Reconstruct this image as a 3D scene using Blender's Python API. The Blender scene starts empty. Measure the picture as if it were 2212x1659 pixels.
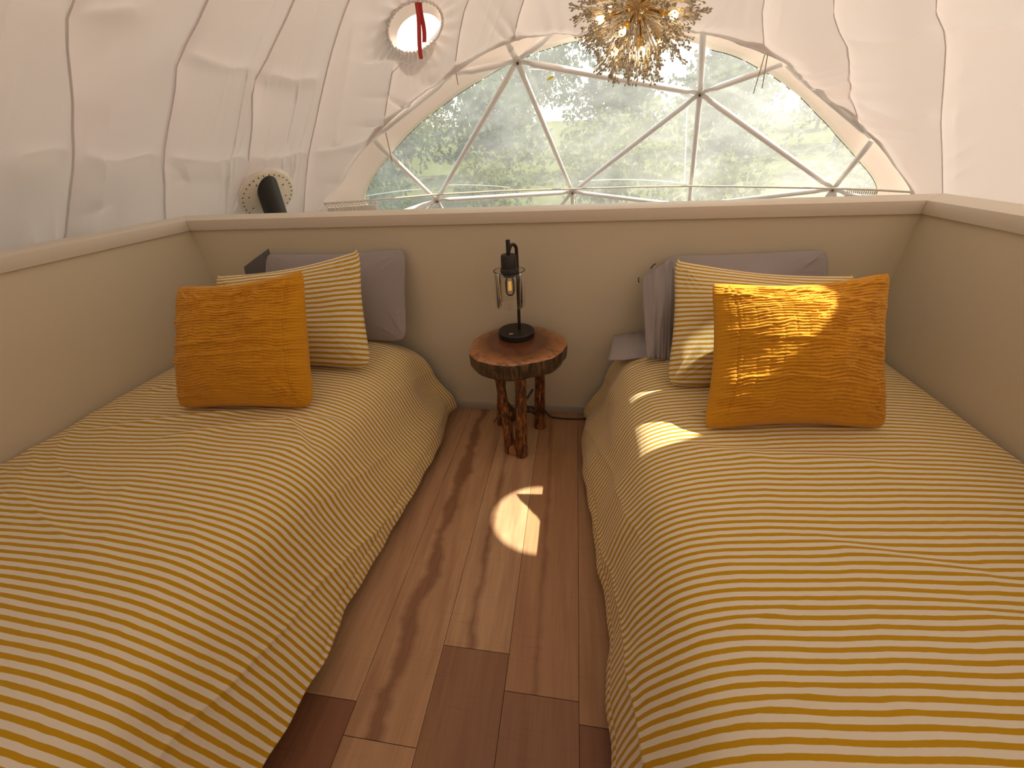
import bpy, bmesh, math, random
import numpy as np
from mathutils import Vector, Matrix
random.seed(7)
sc = bpy.context.scene
COL = sc.collection
PI = math.pi

# ------------------------------------------------------------------ camera
FW, FH, FPX = 2212.0, 1659.0, 835.0
_n = lambda v: v / np.linalg.norm(v)
_F = _n(np.array([1245 - FW / 2, -(309 - FH / 2), -FPX]))
_Z = _n(np.array([1178 - FW / 2, -(2136 - FH / 2), -FPX]))
_U = _n(-(_Z - _F * np.dot(_Z, _F)))
ROT = np.array([np.cross(_F, _U), _F, _U])
EYE = np.array([0.0, 0.0, 1.305])
cam_d = bpy.data.cameras.new('camera')
cam_d.sensor_width = 36.0
cam_d.sensor_fit = 'HORIZONTAL'
cam_d.lens = FPX / FW * 36.0
cam_d.clip_start = 0.02
cam_d.clip_end = 600
cam = bpy.data.objects.new('camera', cam_d)
COL.objects.link(cam)
m4 = Matrix.Identity(4)
for i in range(3):
    for j in range(3):
        m4[i][j] = float(ROT[i][j])
m4.translation = Vector(EYE)
cam.matrix_world = m4
sc.camera = cam

# ------------------------------------------------------------------ light
SUN_TO = np.array([0.765, 0.19, 1.0])            # direction from the room towards the sun
SUN_STRENGTH = 12.0
SKY_STRENGTH = 0.42
w = bpy.data.worlds.new('sky')
sc.world = w
w.use_nodes = True
nt = w.node_tree
nt.nodes.clear()
o_ = nt.nodes.new('ShaderNodeOutputWorld')
b_ = nt.nodes.new('ShaderNodeBackground')
s_ = nt.nodes.new('ShaderNodeTexSky')
s_.sky_type = 'NISHITA'
s_.sun_disc = False
s_.sun_elevation = math.atan2(1.0, math.hypot(0.734, 0.19))
s_.sun_rotation = math.atan2(0.734, 0.19)
s_.air_density = 1.0
s_.dust_density = 2.0
b_.inputs['Strength'].default_value = SKY_STRENGTH
mx_ = nt.nodes.new('ShaderNodeMix')
mx_.data_type = 'RGBA'
mx_.blend_type = 'MULTIPLY'
mx_.inputs[0].default_value = 1.0
mx_.inputs[7].default_value = (1.0, .79, .58, 1)
nt.links.new(s_.outputs[0], mx_.inputs[6])
nt.links.new(mx_.outputs[2], b_.inputs[0])
nt.links.new(b_.outputs[0], o_.inputs[0])
sun_d = bpy.data.lights.new('sun', 'SUN')
sun_d.energy = SUN_STRENGTH
sun_d.angle = math.radians(0.55)
sun_d.color = (1.0, 0.93, 0.80)
sun = bpy.data.objects.new('sun', sun_d)
COL.objects.link(sun)
sun.rotation_euler = Vector(SUN_TO).to_track_quat('Z', 'Y').to_euler()
sc.view_settings.view_transform = 'Standard'
sc.view_settings.look = 'None'
sc.view_settings.gamma = 1.0
sc.view_settings.use_curve_mapping = False
sc.view_settings.exposure = 0.25
cy = sc.cycles
cy.max_bounces = 8
cy.diffuse_bounces = 5
cy.glossy_bounces = 3
cy.transmission_bounces = 6
cy.transparent_max_bounces = 12
cy.caustics_reflective = False
cy.caustics_refractive = False
cy.sample_clamp_indirect = 6.0
cy.use_denoising = True

# ------------------------------------------------------------------ dome sphere
DC = np.array([0.48, 1.68, -1.455])
DR = 4.0


def ray(u, v):
    return ROT @ _n(np.array([u - FW / 2, -(v - FH / 2), -FPX]))


def on_sphere(u, v, R=DR):
    d = ray(u, v)
    o = EYE - DC
    b = o @ d
    return EYE + d * (-b + math.sqrt(b * b - (o @ o - R * R)))


def on_plane(u, v, ax, val):
    d = ray(u, v)
    return EYE + d * ((val - EYE[ax]) / d[ax])


# ------------------------------------------------------------------ helpers
def tag(o, label=None, cat=None, group=None, kind=None):
    if label: o['label'] = label
    if cat: o['category'] = cat
    if group: o['group'] = group
    if kind: o['kind'] = kind
    return o


def empty(name, loc=(0, 0, 0), **k):
    o = bpy.data.objects.new(name, None)
    o.empty_display_size = 0.1
    COL.objects.link(o)
    o.location = loc
    return tag(o, **k)


def parent(o, p):
    if p is not None:
        o.parent = p
        o.matrix_parent_inverse = Matrix.Translation(-p.location) if p.parent is None else (
            Matrix.Translation(-(p.location)))
    return o


def link(name, me, mat=None, par=None, smooth=True):
    """links a mesh whose coordinates are world coordinates; parents are kept at the origin of their own location"""
    if mat is not None:
        me.materials.append(mat)
    if smooth:
        me.polygons.foreach_set('use_smooth', [True] * len(me.polygons))
    o = bpy.data.objects.new(name, me)
    COL.objects.link(o)
    if par is not None:
        o.parent = par
        loc = Vector((0, 0, 0))
        q = par
        while q is not None:
            loc += q.location
            q = q.parent
        o.location = -loc
    return o


class MB:
    def __init__(self):
        self.v, self.f, self.uv = [], [], []

    def add(self, vs, fs, uv=None):
        b = len(self.v)
        self.v += [tuple(map(float, p)) for p in vs]
        self.f += [tuple(b + i for i in f) for f in fs]

    def box(self, x0, x1, y0, y1, z0, z1):
        vs = [(x, y, z) for x in (x0, x1) for y in (y0, y1) for z in (z0, z1)]
        self.add(vs, [(0, 1, 3, 2), (4, 6, 7, 5), (0, 4, 5, 1), (2, 3, 7, 6), (0, 2, 6, 4), (1, 5, 7, 3)])

    def tube(self, pts, rad, seg=12, cap=True, rough=0.0, seed=0):
        rng = random.Random(seed)
        pts = [Vector(p) for p in pts]
        n = len(pts)
        rs = rad if hasattr(rad, '__len__') else [rad] * n
        vs, fs = [], []
        up = None
        for i, p in enumerate(pts):
            t = (pts[min(i + 1, n - 1)] - pts[max(i - 1, 0)]).normalized()
            if up is None:
                up = Vector((0, 0, 1)) if abs(t.z) < .9 else Vector((1, 0, 0))
            a = t.cross(up)
            if a.length < 1e-5:
                a = t.orthogonal()
            a.normalize()
            up = a.cross(t).normalized()
            for k in range(seg):
                th = 2 * PI * k / seg
                r = rs[i] * (1 + rough * (rng.random() - .5))
                vs.append(p + (a * math.cos(th) + up * math.sin(th)) * r)
        for i in range(n - 1):
            for k in range(seg):
                k2 = (k + 1) % seg
                fs.append((i * seg + k, i * seg + k2, (i + 1) * seg + k2, (i + 1) * seg + k))
        if cap:
            fs.append(tuple(range(seg))[::-1])
            fs.append(tuple((n - 1) * seg + k for k in range(seg)))
        self.add(vs, fs)

    def lathe(self, prof, c=(0, 0, 0), seg=40, M=None):
        """prof: (r, z) pairs"""
        vs, fs = [], []
        for r, z in prof:
            for k in range(seg):
                th = 2 * PI * k / seg
                p = Vector((r * math.cos(th), r * math.sin(th), z))
                if M is not None:
                    p = M @ p
                vs.append(p + Vector(c))
        for i in range(len(prof) - 1):
            for k in range(seg):
                k2 = (k + 1) % seg
                fs.append((i * seg + k, i * seg + k2, (i + 1) * seg + k2, (i + 1) * seg + k))
        if prof[0][0] > 1e-4: fs.append(tuple(range(seg))[::-1])
        if prof[-1][0] > 1e-4: fs.append(tuple((len(prof) - 1) * seg + k for k in range(seg)))
        self.add(vs, fs)

    def mesh(self, name):
        me = bpy.data.meshes.new(name)
        me.from_pydata(self.v, [], self.f)
        me.validate()
        me.update()
        return me

    def build(self, name, mat, par=None, smooth=True, bevel=0.0, angle=None):
        me = self.mesh(name)
        if bevel or angle:
            bm = bmesh.new()
            bm.from_mesh(me)
            bmesh.ops.recalc_face_normals(bm, faces=bm.faces)
            if bevel:
                es = [e for e in bm.edges if len(e.link_faces) == 2 and e.calc_face_angle(0) > 0.6]
                bmesh.ops.bevel(bm, geom=es, offset=bevel, segments=2, affect='EDGES', profile=.5)
            bm.to_mesh(me)
            bm.free()
        o = link(name, me, mat, par, smooth)
        if smooth:
            me.set_sharp_from_angle(angle=math.radians(angle or 40))
        return o


def arr_mesh(name, V, Fq, uv=None):
    """fast mesh from numpy arrays: V (n,3), Fq (m,4)"""
    me = bpy.data.meshes.new(name)
    n, m = len(V), len(Fq)
    me.vertices.add(n)
    me.vertices.foreach_set('co', np.asarray(V, dtype=np.float32).ravel())
    me.loops.add(m * 4)
    me.loops.foreach_set('vertex_index', np.asarray(Fq, dtype=np.int32).ravel())
    me.polygons.add(m)
    me.polygons.foreach_set('loop_start', np.arange(0, m * 4, 4, dtype=np.int32))
    me.polygons.foreach_set('loop_total', np.full(m, 4, dtype=np.int32))
    if uv is not None:
        l = me.uv_layers.new(name='uv')
        l.data.foreach_set('uv', np.asarray(uv, dtype=np.float32)[np.asarray(Fq).ravel()].ravel())
    me.update(calc_edges=True)
    me.validate()
    return me


def grid_faces(nu, nv, wrap=False):
    i = np.arange(nu if wrap else nu - 1)
    j = np.arange(nv - 1)
    I, J = np.meshgrid(i, j, indexing='ij')
    I2 = (I + 1) % nu
    return np.stack([I * nv + J, I2 * nv + J, I2 * nv + J + 1, I * nv + J + 1], -1).reshape(-1, 4)


_rs = np.random.RandomState(3)
_LAT = _rs.rand(256, 256)


def vnoise(x, y, s=0):
    x = np.asarray(x) + s * 17.31
    y = np.asarray(y) + s * 9.73
    xi = np.floor(x).astype(int)
    yi = np.floor(y).astype(int)
    fx = x - xi
    fy = y - yi
    fx = fx * fx * (3 - 2 * fx)
    fy = fy * fy * (3 - 2 * fy)
    g = lambda a, b: _LAT[a & 255, b & 255]
    return (g(xi, yi) * (1 - fx) + g(xi + 1, yi) * fx) * (1 - fy) + (g(xi, yi + 1) * (1 - fx) + g(xi + 1, yi + 1) * fx) * fy


def ridge(n, p=2.0):
    return np.power(1 - np.abs(2 * n - 1), p)


def smst(a, b, x):
    t = np.clip((x - a) / (b - a), 0, 1)
    return t * t * (3 - 2 * t)


# ------------------------------------------------------------------ materials
class NT:
    def __init__(self, name):
        self.m = bpy.data.materials.new(name)
        self.m.use_nodes = True
        self.t = self.m.node_tree
        self.t.nodes.clear()
        self.out = self.t.nodes.new('ShaderNodeOutputMaterial')

    def n(self, typ, **k):
        nd = self.t.nodes.new(typ)
        for a, b in k.items():
            setattr(nd, a, b)
        return nd

    def set(self, sock, v):
        if isinstance(v, bpy.types.NodeSocket):
            self.t.links.new(v, sock)
        elif v is not None:
            if hasattr(sock.default_value, '__len__') and not hasattr(v, '__len__'):
                v = (v,) * len(sock.default_value)
            if hasattr(v, '__len__') and len(sock.default_value) == 4 and len(v) == 3:
                v = tuple(v) + (1,)
            sock.default_value = v

    def math(self, op, a, b=None, c=None, clamp=False):
        nd = self.n('ShaderNodeMath', operation=op, use_clamp=clamp)
        self.set(nd.inputs[0], a)
        if b is not None: self.set(nd.inputs[1], b)
        if c is not None: self.set(nd.inputs[2], c)
        return nd.outputs[0]

    def mix(self, f, a, b, blend='MIX'):
        nd = self.n('ShaderNodeMix', data_type='RGBA', blend_type=blend)
        self.set(nd.inputs[0], f)
        self.set(nd.inputs[6], a)
        self.set(nd.inputs[7], b)
        return nd.outputs[2]

    def coord(self, which='Object'):
        return self.n('ShaderNodeTexCoord').outputs[which]

    def scale(self, vec, s, loc=(0, 0, 0), rot=(0, 0, 0)):
        nd = self.n('ShaderNodeMapping')
        self.set(nd.inputs[0], vec)
        nd.inputs[1].default_value = loc
        nd.inputs[2].default_value = rot
        nd.inputs[3].default_value = s
        return nd.outputs[0]

    def noise(self, vec, scale=5, detail=3, rough=.5, dist=0.0):
        nd = self.n('ShaderNodeTexNoise')
        self.set(nd.inputs['Vector'], vec)
        nd.inputs['Scale'].default_value = scale
        nd.inputs['Detail'].default_value = detail
        nd.inputs['Roughness'].default_value = rough
        nd.inputs['Distortion'].default_value = dist
        return nd.outputs[0]

    def ramp(self, f, stops):
        nd = self.n('ShaderNodeValToRGB')
        self.set(nd.inputs[0], f)
        e = nd.color_ramp.elements
        while len(e) < len(stops): e.new(0.5)
        for i, (p, c) in enumerate(stops):
            e[i].position = p
            e[i].color = tuple(c) + (1,) if hasattr(c, '__len__') else (c, c, c, 1)
        return nd.outputs[0]

    def sep(self, v):
        nd = self.n('ShaderNodeSeparateXYZ')
        self.set(nd.inputs[0], v)
        return nd.outputs

    def bump(self, h, strength=.3, dist=.01):
        nd = self.n('ShaderNodeBump')
        nd.inputs['Strength'].default_value = strength
        nd.inputs['Distance'].default_value = dist
        self.set(nd.inputs['Height'], h)
        return nd.outputs[0]

    def pbr(self, col, rough=.6, metal=0.0, normal=None, spec=.5, **k):
        p = self.n('ShaderNodeBsdfPrincipled')
        self.set(p.inputs['Base Color'], col)
        self.set(p.inputs['Roughness'], rough)
        self.set(p.inputs['Metallic'], metal)
        p.inputs['Specular IOR Level'].default_value = spec
        if normal is not None: self.set(p.inputs['Normal'], normal)
        for a, b in k.items():
            self.set(p.inputs[a.replace('_', ' ')], b)
        return p.outputs[0]

    def mixs(self, f, a, b):
        nd = self.n('ShaderNodeMixShader')
        self.set(nd.inputs[0], f)
        self.t.links.new(a, nd.inputs[1])
        self.t.links.new(b, nd.inputs[2])
        return nd.outputs[0]

    def done(self, s):
        self.t.links.new(s, self.out.inputs[0])
        return self.m


def simple(name, col, rough=.6, metal=0.0, var=.08, nscale=8, bump=.0, bscale=120, spec=.5, **k):
    M = NT(name)
    c = M.coord()
    n = M.noise(c, nscale, 3)
    colr = M.mix(M.math('MULTIPLY', n, var * 2), col, tuple(x * .55 for x in col))
    nm = M.bump(M.noise(c, bscale, 2), bump, .002) if bump else None
    return M.done(M.pbr(colr, rough, metal, nm, spec, **k))


def cloth_translucent(name, col, trans, tcol, wr=.35):
    M = NT(name)
    c = M.coord()
    n1 = M.noise(M.scale(c, (5, 5, 1.3)), 3.0, 4, .55, .6)
    n2 = M.noise(M.scale(c, (1, 1, .6)), 160, 2)
    h = M.math('ADD', M.math('MULTIPLY', n1, 1.0), M.math('MULTIPLY', n2, .02))
    nm = M.bump(h, wr, .012)
    d = M.n('ShaderNodeBsdfDiffuse')
    M.set(d.inputs[0], M.mix(M.math('MULTIPLY', M.noise(c, 1.3, 3), .2), col, tuple(x * .85 for x in col)))
    M.set(d.inputs['Normal'], nm)
    t = M.n('ShaderNodeBsdfTranslucent')
    M.set(t.inputs[0], tcol)
    M.set(t.inputs['Normal'], nm)
    return M.done(M.mixs(trans, d.outputs[0], t.outputs[0]))


def stripes(name, period=.0187, duty=.46, cream=(.77, .70, .56), gold=(.56, .315, .010)):
    M = NT(name)
    uv = M.coord('UV')
    y = M.sep(uv)[1]
    wob = M.math('MULTIPLY', M.math('SUBTRACT', M.noise(M.scale(uv, (7, 7, 7)), 4, 2), .5), .0030)
    f = M.math('FRACT', M.math('DIVIDE', M.math('ADD', y, wob), period))
    d = M.math('ABSOLUTE', M.math('SUBTRACT', f, .5))
    mask = M.math('MULTIPLY', M.math('SUBTRACT', duty / 2 + .02, d), 25.0, clamp=True)
    g = M.mix(M.math('MULTIPLY', M.noise(M.scale(uv, (60, 400, 60)), 2, 2), .35), gold, tuple(x * .72 for x in gold))
    col = M.mix(mask, cream, g)
    wv = M.noise(M.scale(uv, (900, 900, 900)), 1, 1)
    sm = M.noise(M.scale(uv, (9, 5, 5)), 3, 3)
    nm = M.bump(M.math('ADD', M.math('MULTIPLY', wv, .06), sm), .25, .006)
    return M.done(M.pbr(col, .9, 0, nm, .15, Sheen_Weight=.1))


M_wall = simple('painted_wall', (.69, .625, .47), .55, var=.03, nscale=2, bump=.05, bscale=300, spec=.3)
M_trim = simple('painted_trim', (.72, .65, .54), .45, var=.03, nscale=3, spec=.4)
M_liner = cloth_translucent('dome_liner', (.92, .865, .85), .080, (.92, .79, .72), .06)
M_cover = cloth_translucent('dome_cover', (.86, .77, .70), .085, (.90, .75, .63), .04)
M_strut = simple('white_steel', (.96, .94, .93), .35, var=.04, spec=.6)
M_strutend = simple('white_steel_hub', (.80, .74, .68), .4, var=.2, spec=.6)
M_black = simple('black_metal', (.012, .011, .010), .42, var=.02, spec=.5)
M_blackbox = simple('black_fabric', (.01, .01, .011), .9, var=.02)
M_stripe = stripes('gold_striped_cotton')
M_stripe_p = stripes('gold_striped_pillowcase', .0190, .46)
M_brass = simple('brushed_brass', (.62, .42, .17), .28, 1.0, var=.12, nscale=30)
M_gold = simple('polished_gold', (.85, .52, .12), .18, 1.0, var=.05)
M_wire = simple('chandelier_wire', (.74, .64, .50), .5, .3, var=.1)
M_red = simple('red_webbing', (.50, .035, .03), .7, var=.1, bump=.3, bscale=400)
M_chrome = simple('chrome', (.7, .7, .7), .15, 1.0)
M_hole = simple('dark_bolt', (.05, .04, .03), .6)
M_disc = simple('vent_plate', (.84, .75, .62), .45, var=.04, spec=.4)
M_curtain = cloth_translucent('curtain_cloth', (.80, .76, .70), .35, (.75, .7, .62), .2)
M_ground = simple('ground_grass', (.07, .085, .02), 1.0, var=.5, nscale=.6, spec=.1)
M_bark_tree = simple('tree_bark', (.10, .075, .05), .9, var=.3)
M_mattress = simple('mattress_cloth', (.55, .5, .45), .9)


def mat_mustard():
    M = NT('mustard_crinkle_cotton')
    uv = M.coord('UV')
    h = M.noise(M.scale(uv, (26, 150, 30)), 1, 2, .5)
    fine = M.noise(M.scale(uv, (700, 700, 700)), 1, 1)
    col = M.mix(M.math('MULTIPLY', M.noise(M.scale(uv, (10, 60, 10)), 1, 3), .6), (.70, .33, .018), (.50, .20, .008))
    nm = M.bump(M.math('ADD', h, M.math('MULTIPLY', fine, .12)), .45, .004)
    return M.done(M.pbr(col, .85, 0, nm, .15, Sheen_Weight=.15))


def mat_gray():
    M = NT('grey_seersucker')
    uv = M.coord('UV')
    f = M.noise(M.scale(uv, (120, 700, 100)), 1, 1)
    wv = M.math('SINE', M.math('MULTIPLY', M.sep(uv)[1], 1100))
    col = M.mix(M.math('MULTIPLY', M.math('ADD', M.math('MULTIPLY', wv, .5), .5), .35), (.40, .365, .36), (.28, .255, .26))
    nm = M.bump(M.math('ADD', M.math('MULTIPLY', wv, .25), f), .3, .002)
    return M.done(M.pbr(col, .9, 0, nm, .1))


def mat_plank(name, base, dark, streaks):
    """streaks: (x centre at y=0, slope, half width, wobble, seed) in floor metres - heartwood bands of the board itself"""
    M = NT(name)
    c = M.coord()
    xyz = M.sep(c)
    grain = M.noise(M.scale(c, (60, 3.2, 1)), 1.4, 5, .6, .8)
    fine = M.noise(M.scale(c, (420, 9, 1)), 1, 2)
    big = M.noise(M.scale(c, (7, .9, 1)), 1.6, 3, .55, .5)
    col = M.mix(M.ramp(grain, [(.38, 0.0), (.72, 1.0)]), base, tuple(a * .70 + b * .30 for a, b in zip(base, dark)))
    col = M.mix(M.ramp(big, [(.47, 0.0), (.70, .45)]), col, dark)
    for k, (x0, sl, hw, wob, sd) in enumerate(streaks):
        wb = M.math('MULTIPLY', M.math('SUBTRACT', M.noise(M.scale(c, (0.01, 2.3, 1), (sd, sd * 3.1, 0)), 2.2, 3, .6), .5), wob * 2.2)
        w2 = M.math('MULTIPLY', M.noise(M.scale(c, (.01, 2.0, 1), (sd * 2, sd, 0)), 2.6, 4, .65), hw * 2.0)
        cx = M.math('ADD', M.math('ADD', M.math('MULTIPLY', xyz[1], sl), x0), wb)
        d = M.math('ABSOLUTE', M.math('SUBTRACT', xyz[0], cx))
        d = M.math('ADD', d, M.math('MULTIPLY', M.math('SUBTRACT', grain, .5), .03))
        msk = M.math('DIVIDE', M.math('SUBTRACT', w2, d), .022, clamp=True)
        core = M.mix(M.ramp(fine, [(.35, 0.0), (.7, 1.0)]), dark, tuple(x * .62 for x in dark))
        col = M.mix(M.math('MULTIPLY', msk, .75), col, core)
    # knots
    vo = M.n('ShaderNodeTexVoronoi')
    M.set(vo.inputs['Vector'], M.scale(c, (4.6, 2.1, 1), (.37, .21, 0)))
    vo.inputs['Scale'].default_value = 1.0
    kd = M.math('ADD', vo.outputs['Distance'], M.math('MULTIPLY', M.math('SUBTRACT', grain, .5), .10))
    col = M.mix(M.ramp(kd, [(.035, .85), (.085, 0.0)]), col, tuple(x * .38 for x in dark))
    saw = M.noise(M.scale(c, (5, 130, 1)), 1, 2)
    col = M.mix(M.math('MULTIPLY', M.ramp(saw, [(.62, 0.0), (.75, 1.0)]), .16), col, tuple(x * .5 for x in dark))
    nm = M.bump(M.math('ADD', fine, grain), .12, .001)
    return M.done(M.pbr(col, .42, 0, nm, .35))


def mat_slab():
    M = NT('varnished_log_slice')
    c = M.coord()
    v = M.n('ShaderNodeVectorMath', operation='LENGTH')
    M.set(v.inputs[0], M.scale(c, (1, 1, 0), (.235, -1.57 - .02, 0)))
    r = M.math('ADD', v.outputs['Value'], M.math('MULTIPLY', M.noise(c, 9, 3), .035))
    ring = M.math('SINE', M.math('MULTIPLY', r, 520))
    col = M.mix(M.ramp(r, [(.15, 0.0), (.225, 1.0)]), (.15, .048, .018), (.50, .22, .075))
    col = M.mix(M.math('MULTIPLY', M.math('ADD', M.math('MULTIPLY', ring, .5), .5), .35), col, (.11, .028, .010))
    col = M.mix(M.ramp(M.noise(M.scale(c, (1, 1, 1)), 14, 5, .7, 1.5), [(.48, 0.0), (.66, .75)]), col, (.06, .018, .007))
    nm = M.bump(M.math('ADD', ring, M.noise(c, 60, 3)), .10, .002)
    return M.done(M.pbr(col, .28, 0, nm, .5, Coat_Weight=.4, Coat_Roughness=.2))


def mat_bark(name, c1, c2, c3, sc_=(26, 26, 5)):
    M = NT(name)
    c = M.coord()
    n = M.noise(M.scale(c, sc_), 2.0, 6, .65, .7)
    n2 = M.noise(M.scale(c, (sc_[0] * 1.7, sc_[1] * 1.7, sc_[2] * 1.6)), 2, 4, .6)
    col = M.mix(M.ramp(n, [(.42, 0.0), (.56, 1.0)]), c1, c2)
    col = M.mix(M.ramp(n2, [(.46, 0.0), (.56, .9)]), col, c3)
    nm = M.bump(M.math('ADD', n, n2), .8, .008)
    return M.done(M.pbr(col, .35, 0, nm, .5, Coat_Weight=.35, Coat_Roughness=.25))


def mat_film():
    M = NT('clear_vinyl_film')
    c = M.coord()
    dirt = M.noise(M.scale(c, (1, 1, 2.2)), 1.4, 5, .6, .4)
    spots = M.noise(c, 14, 3, .5)
    haze = M.math('ADD', M.math('MULTIPLY', M.ramp(dirt, [(.3, .0), (.75, 1.0)]), .13), M.math('MULTIPLY', M.ramp(spots, [(.55, 0.0), (.8, 1.0)]), .06))
    haze = M.math('ADD', haze, .09)
    tr = M.n('ShaderNodeBsdfTransparent')
    tr.inputs[0].default_value = (.95, .98, .95, 1)
    tl = M.n('ShaderNodeBsdfTranslucent')
    tl.inputs[0].default_value = (.90, .95, .92, 1)
    gl = M.n('ShaderNodeBsdfGlossy')
    gl.inputs['Roughness'].default_value = .12
    gl.inputs[0].default_value = (.9, .9, .9, 1)
    s = M.mixs(haze, tr.outputs[0], tl.outputs[0])
    fr = M.n('ShaderNodeFresnel')
    fr.inputs[0].default_value = 1.25
    return M.done(M.mixs(M.math('MULTIPLY', fr.outputs[0], .5), s, gl.outputs[0]))


def mat_glass(name='clear_glass', tint=(.97, .97, .96)):
    M = NT(name)
    tr = M.n('ShaderNodeBsdfTransparent')
    tr.inputs[0].default_value = tint + (1,)
    gl = M.n('ShaderNodeBsdfGlossy')
    gl.inputs['Roughness'].default_value = .03
    fr = M.n('ShaderNodeFresnel')
    fr.inputs[0].default_value = 1.5
    return M.done(M.mixs(fr.outputs[0], tr.outputs[0], gl.outputs[0]))


def mat_emit(name, col, st):
    M = NT(name)
    e = M.n('ShaderNodeEmission')
    e.inputs[0].default_value = col + (1,)
    e.inputs[1].default_value = st
    return M.done(e.outputs[0])


def mat_leaf(name, a, b):
    M = NT(name)
    c = M.coord()
    n = M.noise(c, .9, 3)
    oi = M.n('ShaderNodeObjectInfo').outputs['Random']
    col = M.mix(M.ramp(n, [(.35, 0.0), (.7, 1.0)]), a, b)
    col = M.mix(M.math('MULTIPLY', oi, .5), col, tuple(x * .6 for x in a))
    d = M.n('ShaderNodeBsdfDiffuse')
    M.set(d.inputs[0], col)
    t = M.n('ShaderNodeBsdfTranslucent')
    M.set(t.inputs[0], col)
    return M.done(M.mixs(.4, d.outputs[0], t.outputs[0]))


M_mustard = mat_mustard()
M_gray = mat_gray()
M_graydark = simple('dark_grey_lining', (.13, .12, .12), .95, var=.1, bump=.3, bscale=500)
M_slab = mat_slab()
M_bark = mat_bark('log_bark', (.045, .028, .014), (.15, .085, .035), (.02, .012, .007))
M_leg = mat_bark('varnished_branch', (.44, .16, .04), (.17, .050, .015), (.03, .012, .006), (30, 30, 7))
M_film = mat_film()
M_glass = mat_glass()
M_crystal = simple('crystal_bead', (.62, .55, .45), .15, .0, spec=.8, Transmission_Weight=.35)
M_bulb = mat_emit('lit_bulb', (1.0, .66, .26), 12.0)
M_filament = mat_emit('filament', (1.0, .50, .10), .6)  # amber tint given as a weak glow; the table lamp bulb is unlit

# ------------------------------------------------------------------ floor
XL, XR, YB = -1.905, 1.325, 1.812          # inner faces of the three low walls
ZR = 1.064                                  # top of the rail
floor = empty('floor', (0, 0, 0), kind='structure')
mb = MB()
mb.box(XL - .15, XR + .15, -1.3, 2.0, -.22, -.012)
fl_base = mb.build('subfloor', simple('subfloor_board', (.10, .07, .05), .9), floor, smooth=False)
LT, RD = (.50, .30, .165), (.23, .095, .045)
M_p1 = mat_plank('maple_plank_light', LT, RD, [])
M_pB = mat_plank('maple_plank_heartwood', LT, RD, [(-.462, -.012, .034, .05, 3.3)])
M_pC = mat_plank('maple_plank_middle', (.52, .33, .185), RD, [(-.262, -.022, .021, .02, 5.1)])
M_pD = mat_plank('maple_plank_warm', (.42, .235, .12), RD, [(-.045, -.02, .016, .02, 8.4)])
M_pdark = mat_plank('maple_plank_brown', (.30, .155, .082), (.17, .07, .035), [])
M_pred = mat_plank('maple_plank_red', (.25, .11, .058), (.14, .05, .026), [])
edges = [-.553 - .2035 * k for k in range(7, 0, -1)] + [-.553, -.350, -.145, .063, .265] + [.265 + .2035 * k for k in range(1, 6)]
joints = {(-.7565): .384, (-.553): .310, (-.350): .553, (-.145): .460, (.063): .411}
cols_back = {-.7565: M_p1, -.553: M_pB, -.350: M_pC, -.145: M_pD, .063: M_pD}
cols_front = {-.7565: M_pred, -.553: M_p1, -.350: M_pdark, -.145: M_pdark, .063: M_pred}
for i in range(len(edges) - 1):
    x0, x1 = max(edges[i], XL), min(edges[i + 1], XR)
    if x1 - x0 < .02: continue
    key = min(joints, key=lambda a: abs(a - edges[i]))
    known = abs(key - edges[i]) < .01
    yj = joints[key] if known else random.uniform(-.2, 1.4)
    for (y0, y1, mt) in ((-1.29, yj, cols_front[key] if known else random.choice([M_p1, M_pdark, M_pred])),
                         (yj, YB, cols_back[key] if known else random.choice([M_p1, M_pdark]))):
        mb = MB()
        g = .0006
        mb.box(x0 + g, x1 - g, y0 + g, y1 - g, -.0125, 0)
        mb.build('plank', mt, floor, smooth=False, bevel=.0007)

# ------------------------------------------------------------------ low walls, rails, baseboards
mb = MB(); mb.box(XL - .12, XR + .12, YB, YB + .13, -.012, ZR - .02)
tag(mb.build('wall_back', M_wall, None, False), kind='structure')
mb = MB(); mb.box(XL - .13, XL, -1.25, YB, -.012, ZR - .02)
tag(mb.build('wall_left', M_wall, None, False), kind='structure')
mb = MB(); mb.box(XR, XR + .13, -1.25, YB, -.012, ZR - .02)
tag(mb.build('wall_right', M_wall, None, False), kind='structure')


def prism_strip(name, pts, z0, z1, mat, bevel=.002):
    """closed plan polygon extruded"""
    m = MB()
    n = len(pts)
    m.add([(x, y, z0) for x, y in pts] + [(x, y, z1) for x, y in pts],
          [tuple(range(n))[::-1], tuple(range(n, 2 * n))] + [(i, (i + 1) % n, n + (i + 1) % n, n + i) for i in range(n)])
    return m.build(name, mat, None, True, bevel)


cw = .185
fi = .013
# rail caps with mitred corners (each carries its face board)
for nm, (a, b, c, d) in {
    'trim_1': ((XL + fi, YB - fi), (XR - fi, YB - fi), (XR - fi + cw, YB - fi + cw), (XL + fi - cw, YB - fi + cw)),
    'trim_2': ((XL + fi, -1.25), (XL + fi, YB - fi), (XL + fi - cw, YB - fi + cw), (XL + fi - cw, -1.25)),
    'trim_3': ((XR - fi, YB - fi), (XR - fi, -1.25), (XR - fi + cw, -1.25), (XR - fi + cw, YB - fi + cw))}.items():
    t = prism_strip(nm, [a, b, c, d], ZR - .047, ZR, M_trim, .0012)
    tag(t, kind='structure')
M_bb = simple('baseboard_paint', (.46, .42, .36), .4, spec=.4)
mb = MB(); mb.box(XL, XR, YB - .011, YB, 0, .048)
tag(mb.build('baseboard_back', M_bb, None, True, .002), kind='structure')
mb = MB(); mb.box(XL, XL + .011, -1.25, YB - .011, 0, .048)
tag(mb.build('baseboard_left', M_bb, None, True, .002), kind='structure')
mb = MB(); mb.box(XR - .011, XR, -1.25, YB - .011, 0, .048)
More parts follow.
